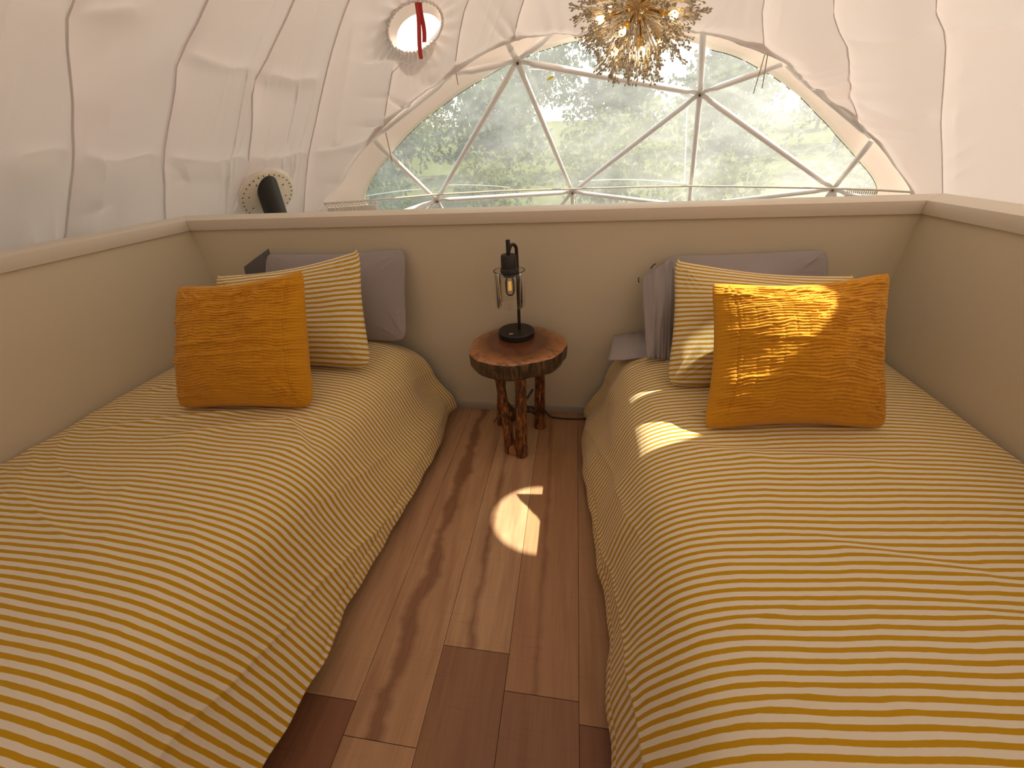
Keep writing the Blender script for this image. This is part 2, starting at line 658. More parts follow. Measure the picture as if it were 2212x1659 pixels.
tag(mb.build('baseboard_right', M_bb, None, True, .002), kind='structure')

# lower storey floor seen by light only through the void
mb = MB(); mb.lathe([(3.85, -2.45), (3.85, -2.40)], (DC[0], DC[1], 0), 64)
tag(mb.build('floor_lower', simple('lower_deck_floor', (.80, .72, .62), .7), None, False), kind='structure')

m = MB(); m.lathe([(3.98, -2.46), (9.5, -2.46), (9.5, -2.40), (3.98, -2.40)], (DC[0], DC[1], 0), 64)  # unseen pale ring added outside to bounce sunlight into the lower liner
tag(m.build('floor_bounce_ring', simple('pale_bounce', (.74, .68, .60), .95, var=.2, nscale=40), None, False), kind='structure')

# ------------------------------------------------------------------ dome: cover, film, liner
Wd = _n(on_sphere(1340, 330) - DC)
_e1 = _n(np.cross(np.array([0, 0, 1.0]), Wd)) * -1.0      # towards +x
_e2 = _n(np.cross(Wd, _e1)) * -1.0
if _e2[2] < 0: _e2 = -_e2


def polar(p):
    n = _n(p - DC)
    rho = math.acos(max(-1, min(1, n @ Wd)))
    return math.atan2(n @ _e2, n @ _e1), rho


def from_polar(th, rho):
    return (np.cos(rho)[..., None] * Wd + np.sin(rho)[..., None] * (np.cos(th)[..., None] * _e1 + np.sin(th)[..., None] * _e2))


def low(x, z):
    """point on the dome at world x and z, window side"""
    return np.array([x, DC[1] + math.sqrt(max(.01, DR ** 2 - (x - DC[0]) ** 2 - (z - DC[2]) ** 2)), z])


film_px = [(785, 430), (800, 395), (845, 335), (900, 275), (960, 228), (1040, 175), (1130, 127), (1190, 105), (1250, 89), (1330, 80), (1430, 85),
           (1540, 110), (1600, 128), (1640, 150), (1700, 190), (1760, 245), (1810, 300), (1855, 350), (1885, 385), (1903, 412)]
liner_px = [(700, 440), (740, 385), (805, 300), (850, 252), (900, 210), (985, 156), (1050, 112), (1100, 91), (1190, 66), (1250, 70), (1350, 55), (1450, 58), (1525, 70),
            (1600, 96), (1655, 116), (1697, 135), (1740, 175), (1800, 225), (1840, 258), (1885, 298), (1930, 355), (1970, 412)]
film_pts = [on_sphere(*p, 4.055) for p in film_px] + [low(2.55, .4), low(2.75, 0), low(2.8, -.6), low(1.9, -1.2), low(.5, -1.3), low(-1.0, -1.2), low(-1.9, -.6), low(-2.0, 0), low(-1.85, .5)]
liner_pts = [on_sphere(*p, 3.955) for p in liner_px] + [low(2.95, .4), low(3.1, 0), low(3.15, -.7), low(2.2, -1.4), low(.5, -1.5), low(-1.3, -1.4), low(-2.3, -.6), low(-2.35, 0), low(-2.2, .6)]


def rho_fn(pts):
    a = sorted(polar(p) for p in pts)
    th = np.array([x[0] for x in a])
    rh = np.array([x[1] for x in a])
    th = np.concatenate([th - 2 * PI, th, th + 2 * PI])
    rh = np.concatenate([rh] * 3)
    return lambda t: np.interp(t, th, rh)


rho_film = rho_fn(film_pts)
rho_liner = rho_fn(liner_pts)


def smooth_periodic(y, k):
    ker = np.hanning(k + 2)[1:-1]
    ker /= ker.sum()
    yy = np.concatenate([y[-k:], y, y[:k]])
    return np.convolve(yy, ker, 'same')[k:-k]


NTH = 720
th_all = np.linspace(-PI, PI, NTH, endpoint=False)
rf_all = smooth_periodic(rho_film(th_all), 15)
rl_all = rho_liner(th_all)

HOLES = [dict(c=_n(on_sphere(896, 56, 3.95) - DC), r=.178, cc=_n(on_sphere(906, 76, 3.98) - DC), cr=.150),      # skylight in view
         dict(c=None, r=.20, cc=None, cr=.170)]                                    # the one the sun shines through
_p0 = np.array([-.093, 1.06, 0.0]) - DC
_sd = _n(SUN_TO)
for _R, _k in ((3.95, 'c'), (4.0, 'cc')):
    _b = _p0 @ _sd
    HOLES[1][_k] = _n(_p0 + _sd * (-_b + math.sqrt(_b * _b - (_p0 @ _p0 - _R * _R))))

# film
nr = 60
TH, S = np.meshgrid(th_all[::3], np.linspace(0, 1.0, nr), indexing='ij')
RH = (rf_all[::3, None] + .012) * S
P = from_polar(TH, RH) * 4.055 + DC
win = empty('window_1', (0, 0, 0), kind='structure')
me = arr_mesh('film', P.reshape(-1, 3), grid_faces(NTH // 3, nr, True))
link('film', me, M_film, win)

# cover band round the film
NB = 36
TH, S = np.meshgrid(th_all, np.linspace(0, 1.0, NB), indexing='ij')
band_out = rl_all + .012
RH = rf_all[:, None] + (band_out - rf_all)[:, None] * S
P = from_polar(TH, RH) * (4.06 - .092 * smst(.9, 1.0, S))[..., None] + DC
V = P.reshape(-1, 3)
Fq = grid_faces(NTH, NB, True)
keep = V[:, 2][Fq].min(1) > -2.4
link('cover_border', arr_mesh('cover_border', V, Fq[keep]), M_cover, win)

# welded seams of the film, faint double lines
mbs = []
M_seam = NT('film_weld')
_t = M_seam.n('ShaderNodeBsdfTransparent'); _t.inputs[0].default_value = (1, 1, 1, 1)
_d = M_seam.n('ShaderNodeBsdfTranslucent'); _d.inputs[0].default_value = (.95, .95, .95, 1)
M_seam = M_seam.done(M_seam.mixs(.28, _t.outputs[0], _d.outputs[0]))
for a, b, wd in (((1140, 144), (1500, 207), .004), ((1142, 150), (1490, 216), .003), ((1538, 222), (1775, 398), .003), ((1530, 226), (1765, 400), .003),
                 ((790, 424), (920, 408), .005), ((1250, 392), (1480, 396), .005), ((1484, 232), (1478, 396), .004), ((960, 400), (1100, 405), .004)):
    A, B = on_sphere(*a, 4.045), on_sphere(*b, 4.045)
    pts = []
    for k in range(17):
        q = A + (B - A) * k / 16
        pts.append(DC + _n(q - DC) * 4.048)
    m = MB()
    vs = []
    for k, q in enumerate(pts):
        t = _n(pts[min(k + 1, 16)] - pts[max(k - 1, 0)])
        sd_ = np.cross(t, _n(q - DC)) * wd
        nn = _n(q - DC) * .0012
        vs += [q + sd_ + nn, q - sd_ + nn, q - sd_ - nn, q + sd_ - nn]
    fs = [(k * 4 + j, k * 4 + (j + 1) % 4, k * 4 + 4 + (j + 1) % 4, k * 4 + 4 + j) for k in range(16) for j in range(4)]
    m.add(vs, fs)
    m.build('weld_seam', M_seam, win)

# frame struts and hubs
HUB = dict(a=(1117, 132), b=(1512, 202), c=(1236, 415), d=(943, 433), e=(1800, 408), f=(1488, 445), g=(1697, 137), h=(1887, 300), i=(805, 300),
           j=(978, 161), k=(1205, 62), l=(1519, 66), m=(1094, 88))
HP = {k: on_sphere(*v, 3.99) for k, v in HUB.items()}
ang = lambda az, z: np.array([DC[0] + math.sqrt(3.99 ** 2 - (z - DC[2]) ** 2) * math.sin(az), DC[1] + math.sqrt(3.99 ** 2 - (z - DC[2]) ** 2) * math.cos(az), z])


def az_of(p):
    return math.atan2(p[0] - DC[0], p[1] - DC[1])


HP['n'] = ang(az_of(HP['d']) - .22, .15)
HP['o'] = ang(az_of(HP['d']) + .20, -.35)
HP['p'] = ang(az_of(HP['c']) + .05, -.55)
HP['q'] = ang(az_of(HP['f']) - .12, -.75)
HP['r'] = ang(az_of(HP['f']) + .25, -.55)
HP['s'] = ang(az_of(HP['e']) + .10, -.30)
HP['t'] = ang(az_of(HP['d']) - .37, .62)
HP['u'] = ang(az_of(HP['e']) + .26, .55)


def strut(a, b, r=.023):
    a, b = Vector(a), Vector(b)
    d = b - a
    L = d.length
    t = d.normalized()
    nrm = Vector(_n(np.array((a + b) / 2) - DC))
    sd_ = t.cross(nrm).normalized()
    nrm = sd_.cross(t).normalized()
    st = [(.018, .95, .16), (.075, .95, .16), (.13, 1.0, 1.0), (L - .13, 1.0, 1.0), (L - .075, .95, .16), (L - .018, .95, .16)]
    vs, fs, sg = [], [], 14
    for s, fa, fb in st:
        for k in range(sg):
            th = 2 * PI * k / sg
            vs.append(a + t * s + sd_ * (r * fa * math.cos(th)) + nrm * (r * fb * math.sin(th)))
    for i in range(len(st) - 1):
        for k in range(sg):
            fs.append((i * sg + k, i * sg + (k + 1) % sg, (i + 1) * sg + (k + 1) % sg, (i + 1) * sg + k))
    fs.append(tuple(range(sg))[::-1])
    fs.append(tuple((len(st) - 1) * sg + k for k in range(sg)))
    m = MB()
    m.add(vs, fs)
    return m.build('strut', M_strut, win)


for e in ('ab', 'ac', 'ad', 'aj', 'ak', 'am', 'bc', 'be', 'bf', 'bg', 'bl', 'cd', 'cf', 'di', 'fe', 'eh', 'ij',
          'dt', 'dn', 'do', 'co', 'cp', 'fp', 'fq', 'fr', 'er', 'es', 'eu', 'hg', 'no', 'op'):
    strut(HP[e[0]], HP[e[1]])
for k in 'abcdefp':
    q = HP[k]
    nn = Vector(_n(q - DC))
    Mr = nn.to_track_quat('Z', 'Y').to_matrix()
    m = MB()
    m.lathe([(.0, -.014), (.030, -.014), (.034, -.010), (.034, .008), (.0, .008)], Vector(q), 20, Mr)
    hb = m.build('hub', M_strutend, win)
    m = MB()
    m.lathe([(.0, -.026), (.007, -.026), (.010, -.022), (.010, -.013)], Vector(q), 6, Mr)
    m.build('bolt', M_hole, hb, False)

q = on_sphere(1189, 169, 4.035)
m = MB()
u1 = _n(on_sphere(1195, 165, 4.035) - q)
u2 = _n(np.cross(u1, _n(q - DC)))
nn_ = _n(q - DC)
ring_ = [q + u1 * .032 * math.cos(2 * PI * k / 20) + u2 * .015 * math.sin(2 * PI * k / 20) for k in range(20)]
m.add([q - nn_ * .004] + ring_ + [q + nn_ * .002], [(0, 1 + k, 1 + (k + 1) % 20) for k in range(20)] + [(21, 1 + (k + 1) % 20, 1 + k) for k in range(20)])
tag(m.build('leaf', simple('yellow_leaf', (.80, .66, .02), .5)), 'small yellow oval leaf stuck to the arched window left of the chandelier', 'leaf')

# ---- liner: gores of white fabric between sewn seams
def azh(p):
    return (az_of(p), (p[2] - DC[2]) / DR)


seam_px = [
    [(168, 2), (165, 30), (172, 180), (170, 330), (150, 480), (140, 525)],
    [(455, 2), (395, 112), (388, 185), (358, 340), (362, 365), (362, 480)],
    [(640, 2), (575, 135), (555, 158), (553, 250), (541, 340), (522, 395), (516, 462)],
    [(758, 2), (705, 175), (688, 250), (670, 328), (664, 380), (658, 460)],
    [(880, 108), (861, 112), (847, 181), (834, 253)],
    [(1014, 2), (988, 145)],
    [(1133, 2), (1112, 88)],
    [(1650, 2), (1652, 60), (1656, 114)],
    [(1800, 2), (1818, 60), (1835, 90), (1840, 190), (1860, 265), (1885, 298)],
    [(2020, 2), (2045, 60), (2033, 250), (2036, 330), (2037, 415)],
]
seams = [[azh(on_sphere(*p, 3.95)) for p in s] for s in seam_px]
# outside the picture the gores go on round the dome at the same spacing
az_r = seams[-1][-1][0]
az_l = seams[0][-1][0]
ex_r = [[(az_r + .26 * k, h) for h in (.95, .5)] for k in range(1, 9)]
ex_l = [[(az_l - .26 * k, h) for h in (.95, .5)] for k in range(1, 7)]
seams = list(reversed(ex_l)) + seams + ex_r
seams = [sorted(s, key=lambda a: a[1]) for s in seams]


def seam_az(i, h):
    s = seams[i]
    return np.interp(h, [a[1] for a in s], [a[0] for a in s])


def unit(az, h):
    r = np.sqrt(np.maximum(0, 1 - h * h))
    return np.stack([r * np.sin(az), r * np.cos(az), h], -1)


fold_px = [[(395, 112), (480, 140), (555, 158), (705, 180), (764, 47)], [(358, 340), (450, 345), (541, 342), (670, 330)], [(764, 47), (748, 145), (720, 300)],
           [(1835, 90), (1940, 88), (2045, 60)], [(165, 30), (270, 10)], [(172, 330), (250, 345), (362, 340)], [(1860, 225), (1950, 260), (2033, 250)],
           [(834, 253), (800, 300)], [(670, 330), (790, 305)], [(45, 330), (170, 330)], [(2045, 60), (2200, 40)]]


def seg_dist(N, A, B):
    AB = B - A
    t = np.clip(((N - A) @ AB) / (AB @ AB), 0, 1)
    return np.linalg.norm(N - A - t[:, None] * AB, axis=1) * DR




def rim_dist(N):
    """signed distance (m) beyond the edge of the arched opening"""
    c = np.clip(N @ Wd, -1, 1)
    rho = np.arccos(c)
    th = np.arctan2(N @ _e2, N @ _e1)
    rl = np.interp(th, np.concatenate([th_all - 2 * PI, th_all, th_all + 2 * PI]), np.concatenate([rl_all] * 3))
    return (rho - rl) * DR, th, rl


_tl = sorted(polar(on_sphere(*p, 3.955))[0] for p in ((985, 158), (815, 290)))
_tr = sorted(polar(on_sphere(*p, 3.955))[0] for p in ((1705, 140), (1880, 294)))
GA_L = lambda t: smst(_tl[0] - .03, _tl[0] + .08, t) * smst(_tl[1] + .03, _tl[1] - .08, t)
GA_R = lambda t: smst(_tr[0] - .03, _tr[0] + .08, t) * smst(_tr[1] + .03, _tr[1] - .08, t)
PIPE_N = _n(on_sphere(577, 422, 3.925) - DC)
ceil = empty('ceiling', (0, 0, 0), kind='structure')
fold_u = [[_n(on_sphere(*p, 3.95) - DC) for p in f] for f in fold_px]
IN_VIEW = range(len(ex_l) - 1, len(ex_l) + len(seam_px))
for g in range(len(seams)):
    g2 = (g + 1) % len(seams)
    fine = g in IN_VIEW
    NU = 72 if fine else 16
    NP = 420
    phi = np.linspace(math.asin(-.235), math.radians(89.995), NP)
    hs = np.sin(phi)
    a0 = seam_az(g, hs)
    a1 = seam_az(g2, hs) + (2 * PI if g2 == 0 else 0)
    a1 = np.maximum(a1, a0 + .004)
    # denser columns beside the seams
    uq = np.linspace(0, 1, NU)
    uq = .5 - .5 * np.cos(PI * uq) * (1 - .35 * np.sin(PI * uq) ** 2)
    uq = .6 * uq + .4 * np.linspace(0, 1, NU)
    AZ = a0[None, :] + (a1 - a0)[None, :] * uq[:, None]
    HN = np.broadcast_to(hs[None, :], AZ.shape)
    WID = ((a1 - a0) * np.sqrt(1 - hs ** 2) * DR)[None, :]
    Nn = unit(AZ, HN).reshape(-1, 3)
    dl = (uq[:, None] * WID).ravel()
    dr = ((1 - uq)[:, None] * WID).ravel()
    ds = np.minimum(dl, dr)
    edge_d, thf, rlf = rim_dist(Nn)
    hN, azN = Nn[:, 2], AZ.ravel()
    dfo = np.full(len(Nn), 9.0)
    if fine:
        for U in fold_u:
            for a in range(len(U) - 1):
                dfo = np.minimum(dfo, seg_dist(Nn, U[a], U[a + 1]))
    wn = smst(0, .5, WID * np.ones_like(AZ)).ravel()
    # taut at the left seam, slack and shaded towards the right one
    disp = wn * (.050 * (1 - np.exp(-dl / .045)) * (1 - np.exp(-dr / .22)) + .020 * smst(0, .30, dr) * smst(0, .3, dl))
    disp -= .022 * np.exp(-dfo / .05) * smst(0, .08, ds)
    xw = azN * 3.3
    zw = hN * 4
    m1 = smst(.45, .7, vnoise(xw * 1.6, zw * 1.1, 1)) * smst(3.9, 2.6, zw)
    w1 = ridge(vnoise(xw * 7 + vnoise(xw * 1.5, zw * 1.2, 4) * 1.1, zw * .8, 2), 6)
    w2 = ridge(vnoise(xw * 15 + vnoise(xw * 2, zw * 2, 5) * 1.6, zw * 1.5, 3), 6)
    e_ = smst(0, .06, ds)
    disp += (.020 * w1 * (.05 + m1) + .011 * w2 * m1) * e_
    disp += .006 * (vnoise(xw * 1.3, zw * .9, 6) - .5)
    pk = np.exp(-np.abs(dl - .10) / .07) * (1.0 if g == len(ex_l) else smst(.45, .7, vnoise(azN * 0 + g * 7.7, zw * 1.3, 8))) * smst(3.4, 2.8, zw)
    disp += .026 * pk * ridge(vnoise(xw * 1 + g, zw * 7 - dl * 5, 9), 2) * smst(0, .03, dl)
    ga = np.exp(-np.maximum(edge_d, 0) / .18) * np.maximum(smst(.32, .55, vnoise(thf * 3.2, thf * 0, 11)) * .6, np.maximum(GA_L(thf), GA_R(thf)))
    disp += .055 * ga * ridge(vnoise(thf * 24 + edge_d * 2.5, edge_d * 1.2, 12), 2)
    disp *= smst(-.01, .12, edge_d) * .6 + .4
    disp = np.where(ds < 1e-6, 0.0, disp)
    Rl = 3.965 - disp
    qf = smst(.16, .34, np.linalg.norm(Nn - PIPE_N, axis=1) * DR)
    Rl = Rl * qf + 3.925 * (1 - qf)
    drop = (edge_d < 0)
    # vertices just inside the opening slide out to its edge
    near = drop & (edge_d > -.10)
    N2 = from_polar(thf, rlf)
    Nn = np.where(near[:, None], N2, Nn)
    keepv = ~drop
    for H in HOLES:
        dirv = Nn - H['c']
        dd = np.linalg.norm(dirv, axis=1) * DR
        q = smst(.0, .16, dd - H['r'])
        t_ = np.arctan2(dirv @ _n(np.cross(H['c'], [0, 0, 1.0])), dirv[:, 2])
        puck = .010 * np.exp(-np.maximum(0, dd - H['r']) / .09) * np.sin(t_ * 30 + 1.5 * np.sin(t_ * 3))
        Rl = np.where(dd < H['r'] + .3, 3.945 * (1 - q) + Rl * q - np.where(dd > H['r'], puck * smst(0, .03, dd - H['r']), 0), Rl)
        ins = dd < H['r']
        newN = H['c'] + dirv / (np.linalg.norm(dirv, axis=1)[:, None] + 1e-9) * (H['r'] / DR)
        newN /= np.linalg.norm(newN, axis=1)[:, None]
        Nn = np.where((ins & (dd > H['r'] - .08))[:, None], newN, Nn)
        keepv &= ~ins
    VL = DC + Nn * Rl[:, None]
    Fq = grid_faces(NU, NP)
    Fq = Fq[keepv[Fq].any(1)]
    if len(Fq) < 40: continue
    used, inv = np.unique(Fq.ravel(), return_inverse=True)
    link('fabric_panel', arr_mesh('fabric_panel', VL[used], inv.reshape(-1, 4)), M_liner, ceil)

# stitched seams between the gores
for g in range(len(seams)):
    hs = np.sin(np.linspace(math.asin(-.235), math.radians(89.3), 60))
    U_ = unit(seam_az(g, hs), hs)
    ed, _, _ = rim_dist(U_)
    okk = ed > .01
    for H in HOLES: okk &= (np.linalg.norm(U_ - H['c'], axis=1) * DR > H['r'] + .02)
    run = []
    m = MB()
    for k in range(61):
        if k < 60 and okk[k]:
            run.append(Vector(DC + U_[k] * 3.962))
        else:
            if len(run) > 3: m.tube(run, .0038, 6, False)
            run = []
    if m.v: link('seam', m.mesh('seam'), M_liner, ceil)

# rolled hem and lashing cord round the edge of the liner
pts = [DC + from_polar(np.array([t]), np.array([r]))[0] * 3.955 for t, r in zip(th_all[::2], rl_all[::2])]
m = MB()
m.tube(pts + [pts[0]], .007, 6, False)
link('edge_hem', m.mesh('edge_hem'), M_liner, ceil)


# ---- round skylights: gathered liner rim, cover collar, film disc
def ring_frame(c):
    a = _n(np.cross(c, [0, 0, 1.0]))
    b = _n(np.cross(c, a))
    if b[2] < 0: b = -b
    return a, b


for wi, H in enumerate(HOLES):
    wo = empty('window_%d' % (wi + 2), tuple(DC + H['c'] * 3.95), kind='structure')
    a, b = ring_frame(H['c'])
    m = MB()
    N_ = 160
    pr = []
    for k in range(N_):
        t = 2 * PI * k / N_
        r = H['r'] + .002 * math.sin(t * 37) + .002 * math.sin(t * 61)
        pr.append(DC + _n(H['c'] + (a * math.cos(t) + b * math.sin(t)) * r / DR) * (3.944 + .003 * math.sin(t * 41)))
    m.tube(pr + [pr[0]], .008, 6, False)
    m.build('gathered_rim', M_liner, wo)
    a2, b2 = ring_frame(H['cc'])
    # collar of cover cloth with a round film
    vs, rings = [], [(.0, 0), (H['cr'], 0)]
    V1, NK = [], 72
    for rr, cR, cN in ((H['cr'], 3.982, H['cc']), (H['r'] + .012, 3.98, H['c']), (H['r'] + .012, 3.950, H['c'])):
        for k in range(NK):
            t = 2 * PI * k / NK
            V1.append(DC + _n(cN + (a2 * math.cos(t) + b2 * math.sin(t)) * rr / 4.0) * cR)
    m = MB()
    m.add(V1, [(j * NK + k, j * NK + (k + 1) % NK, (j + 1) * NK + (k + 1) % NK, (j + 1) * NK + k) for j in range(2) for k in range(NK)])
    m.build('cover_collar', M_cover, wo)
    m = MB()
    V1 = [DC + H['cc'] * 3.988]
    for k in range(NK):
        t = 2 * PI * k / NK
        V1.append(DC + _n(H['cc'] + (a2 * math.cos(t) + b2 * math.sin(t)) * (H['cr'] + .004) / 4.0) * 3.986)
    m.add(V1, [(0, 1 + k, 1 + (k + 1) % NK) for k in range(NK)])
    m.build('round_film', M_film, wo)

# red pull straps hanging in the skylight
tp = on_sphere(901, 6, 3.93)
st = empty('pull_strap', tuple(tp), label='pair of red webbing straps hanging from the top of the round skylight', cat='strap')
for (u0, v0, u1, v1, wd) in ((899, 5, 898, 66, .012), (909, 5, 910, 48, .012)):
    A = on_sphere(u0, v0, 3.935)
    L = (v1 - v0) / 835.0 * 3.7
    m = MB()
    vs = []
    for k in range(9):
        s = k / 8
        c_ = A + np.array([.006 * math.sin(s * 5 + u0), -.03 * s, -L * s * .93])
        for sx, sy in ((-1, -1), (1, -1), (1, 1), (-1, 1)):
            vs.append(c_ + np.array([sx * wd, sy * .0012, 0]))
    m.add(vs, [(k * 4 + j, k * 4 + (j + 1) % 4, k * 4 + 4 + (j + 1) % 4, k * 4 + 4 + j) for k in range(8) for j in range(4)] + [(3, 2, 1, 0), (32, 33, 34, 35)])
    m.build('strap', M_red, st)

# ------------------------------------------------------------------ stove pipe and flashing plate
pc = on_sphere(577, 422, 3.905)
nn = Vector(_n(pc - DC))
Mr = nn.to_track_quat('Z', 'Y').to_matrix()
sp = empty('stove_pipe', tuple(pc), label='black stove pipe passing through a round cream flashing plate in the dome liner', cat='stove pipe')
R_ = .205
m = MB()
m.lathe([(0, -.010), (R_ - .006, -.010), (R_, -.005), (R_, .008), (0, .008)], Vector(pc), 56, Mr)
pl = m.build('flashing_plate', M_disc, sp)
tag(pl, label='round cream flashing plate ringed with rivets')
rv = MB()
rvd = []
for k in range(30):
    t = 2 * PI * (k + .3) / 30
    p = Mr @ Vector((math.cos(t) * (R_ - .022), math.sin(t) * (R_ - .022), 0)) + Vector(pc)
    rvd.append(p)
for k in range(8):
    t = 2 * PI * (k + .1) / 8
    rvd.append(Mr @ Vector((math.cos(t) * (R_ - .065), math.sin(t) * (R_ - .065), 0)) + Vector(pc))
base_r = None
for p in rvd:
    if base_r is None:
        m = MB()
        m.lathe([(0, -.0145), (.0035, -.0145), (.0045, -.012), (.0045, -.008)], (0, 0, 0), 8, Mr)
        base_r = m.mesh('rivet')
        base_r.materials.append(M_hole)
    o = bpy.data.objects.new('rivet', base_r)
    COL.objects.link(o)
    o.parent = pl
    o.location = p
pt = Vector(on_sphere(577, 405, 3.905))
axis_bot = pt - Vector((0, 0, .9))
axis_top = pt + Vector((0, 0, .16))
m = MB()
m.tube([axis_bot - Vector((0, 0, 1.6)), axis_bot, axis_top], .076, 40, True)
m.build('pipe', M_black, sp)
m = MB()
q1 = axis_bot + (axis_top - axis_bot) * .42
m.tube([q1, q1 + (axis_top - axis_bot).normalized() * .012], .080, 36, True)
m.build('pipe_band', M_black, sp)

# ------------------------------------------------------------------ curtain tracks and gathered curtains
M_track = simple('track_white', (.66, .60, .50), .4)
tk = [(700, 440), (820, 431), (943, 420), (1090, 412), (1236, 408), (1365, 404), (1495, 402), (1650, 404), (1795, 407), (1900, 411), (1968, 415)]
tp_ = [on_sphere(*p, 3.88) for p in tk]
rod = MB()
rod.tube(tp_, .008, 8)
ro = rod.build('curtain_rod', M_track)
tag(ro, 'thin white curved curtain rod running below the big arched window', 'curtain rod')


def curtain(name, label, a, b, depth, seed):
    root = empty(name, tuple(on_sphere(*a, 3.88)), label=label, cat='curtain', group='gathered curtains')
    rng = np.random.RandomState(seed)
    NU, NV = 240, 24
    A, B = on_sphere(*a, 3.87), on_sphere(*b, 3.87)
    u = np.linspace(0, 1, NU)
    v = np.linspace(0, 1, NV)
    U, Vv = np.meshgrid(u, v, indexing='ij')
    nrm = _n((A + B) / 2 - DC)
    nrm[2] = 0
    nrm = _n(nrm)
    wv = np.sin(U * 2 * PI * 15 + rng.rand() * 6 + .6 * np.sin(U * 17)) * .035 * (.5 + .5 * Vv)
    Pp = A + (B - A) * U[..., None] - nrm * (wv[..., None] + .02)
    Pp[..., 2] -= .035 + Vv * depth
    link('curtain_cloth', arr_mesh('curtain_cloth', Pp.reshape(-1, 3), grid_faces(NU, NV)), M_curtain, root)
    for k in range(15):
        q = A + (B - A) * (k + .5) / 15
        m = MB()
        t = _n(B - A)
        pr = []
        for j in range(13):
            th = 2 * PI * j / 12
            pr.append(Vector(q + np.array([0, 0, .013]) * math.cos(th) - nrm * .013 * math.sin(th) - np.array([0, 0, .014]) + t * .004 * math.sin(th)))
        m.tube(pr, .003, 6, False)
        m.build('ring', M_track, root)


curtain('curtain', 'white curtain gathered on rings at the left end of the arched window', (702, 440), (812, 432), 1.0, 1)
curtain('curtain', 'white curtain gathered on rings at the right end of the arched window', (1830, 410), (1898, 413), 1.0, 2)


# ties hanging from the liner edge
def tie(pts, label, r=.0035):
    m = MB()
    m.tube(pts, r, 6)
    tag(m.build('tie_cord', simple('tie_cloth', (.42, .33, .25), .8)), label, 'cord', 'lashing cords of the liner')


for px_, L, lab, off in (((1652, 118), .22, 'left one of the two beige cords dangling from the right side of the liner edge', -.02),
                         ((1658, 119), .19, 'right one of the two beige cords dangling from the right side of the liner edge', .012),
                         ((833, 286), .20, 'thin cord hanging from the liner edge at the left side of the window', .015),
                         ((985, 158), .07, 'short knotted cord at the left frame joint of the arched window', .01)):
    A = on_sphere(*px_, 3.93)
    tie([A + np.array([off * s, -.01 * s, -L * s]) for s in (0, .25, .5, .75, 1)], lab)

# ------------------------------------------------------------------ beds
def bed(name, label, sign, xw, xe):
    """xw: wall side, xe: floor edge on the aisle"""
    root = empty(name, ((xw + xe) / 2, .78, 0), label=label, cat='bed')
    x0, x1 = sorted((xw, xe - sign * .03 * 0))
    m = MB(); m.box(min(xw, xe), max(xw, xe), -.22, 1.74, .03, .24)
    m.build('bed_base', M_blackbox, root, True, .01)
    for yy in (-.1, 1.6):
        for xx in (xw + (xe - xw) * .08, xw + (xe - xw) * .92):
            m = MB(); m.box(xx - .025, xx + .025, yy - .025, yy + .025, 0, .03)
            m.build('foot', M_black, root, False)
    xm = xe + (xw - xe) * .07
    m = MB(); m.box(min(xw, xm), max(xw, xm), -.2, 1.72, .24, .43)
    m.build('mattress', M_mattress, root, True, .04)
    return root


bed('bed', 'left bed against the left low wall, black base showing under the spread', -1, XL + .02, -.735)
bed('bed', 'right bed against the right low wall, on the window side of the sun patch', 1, XR - .02, .215)


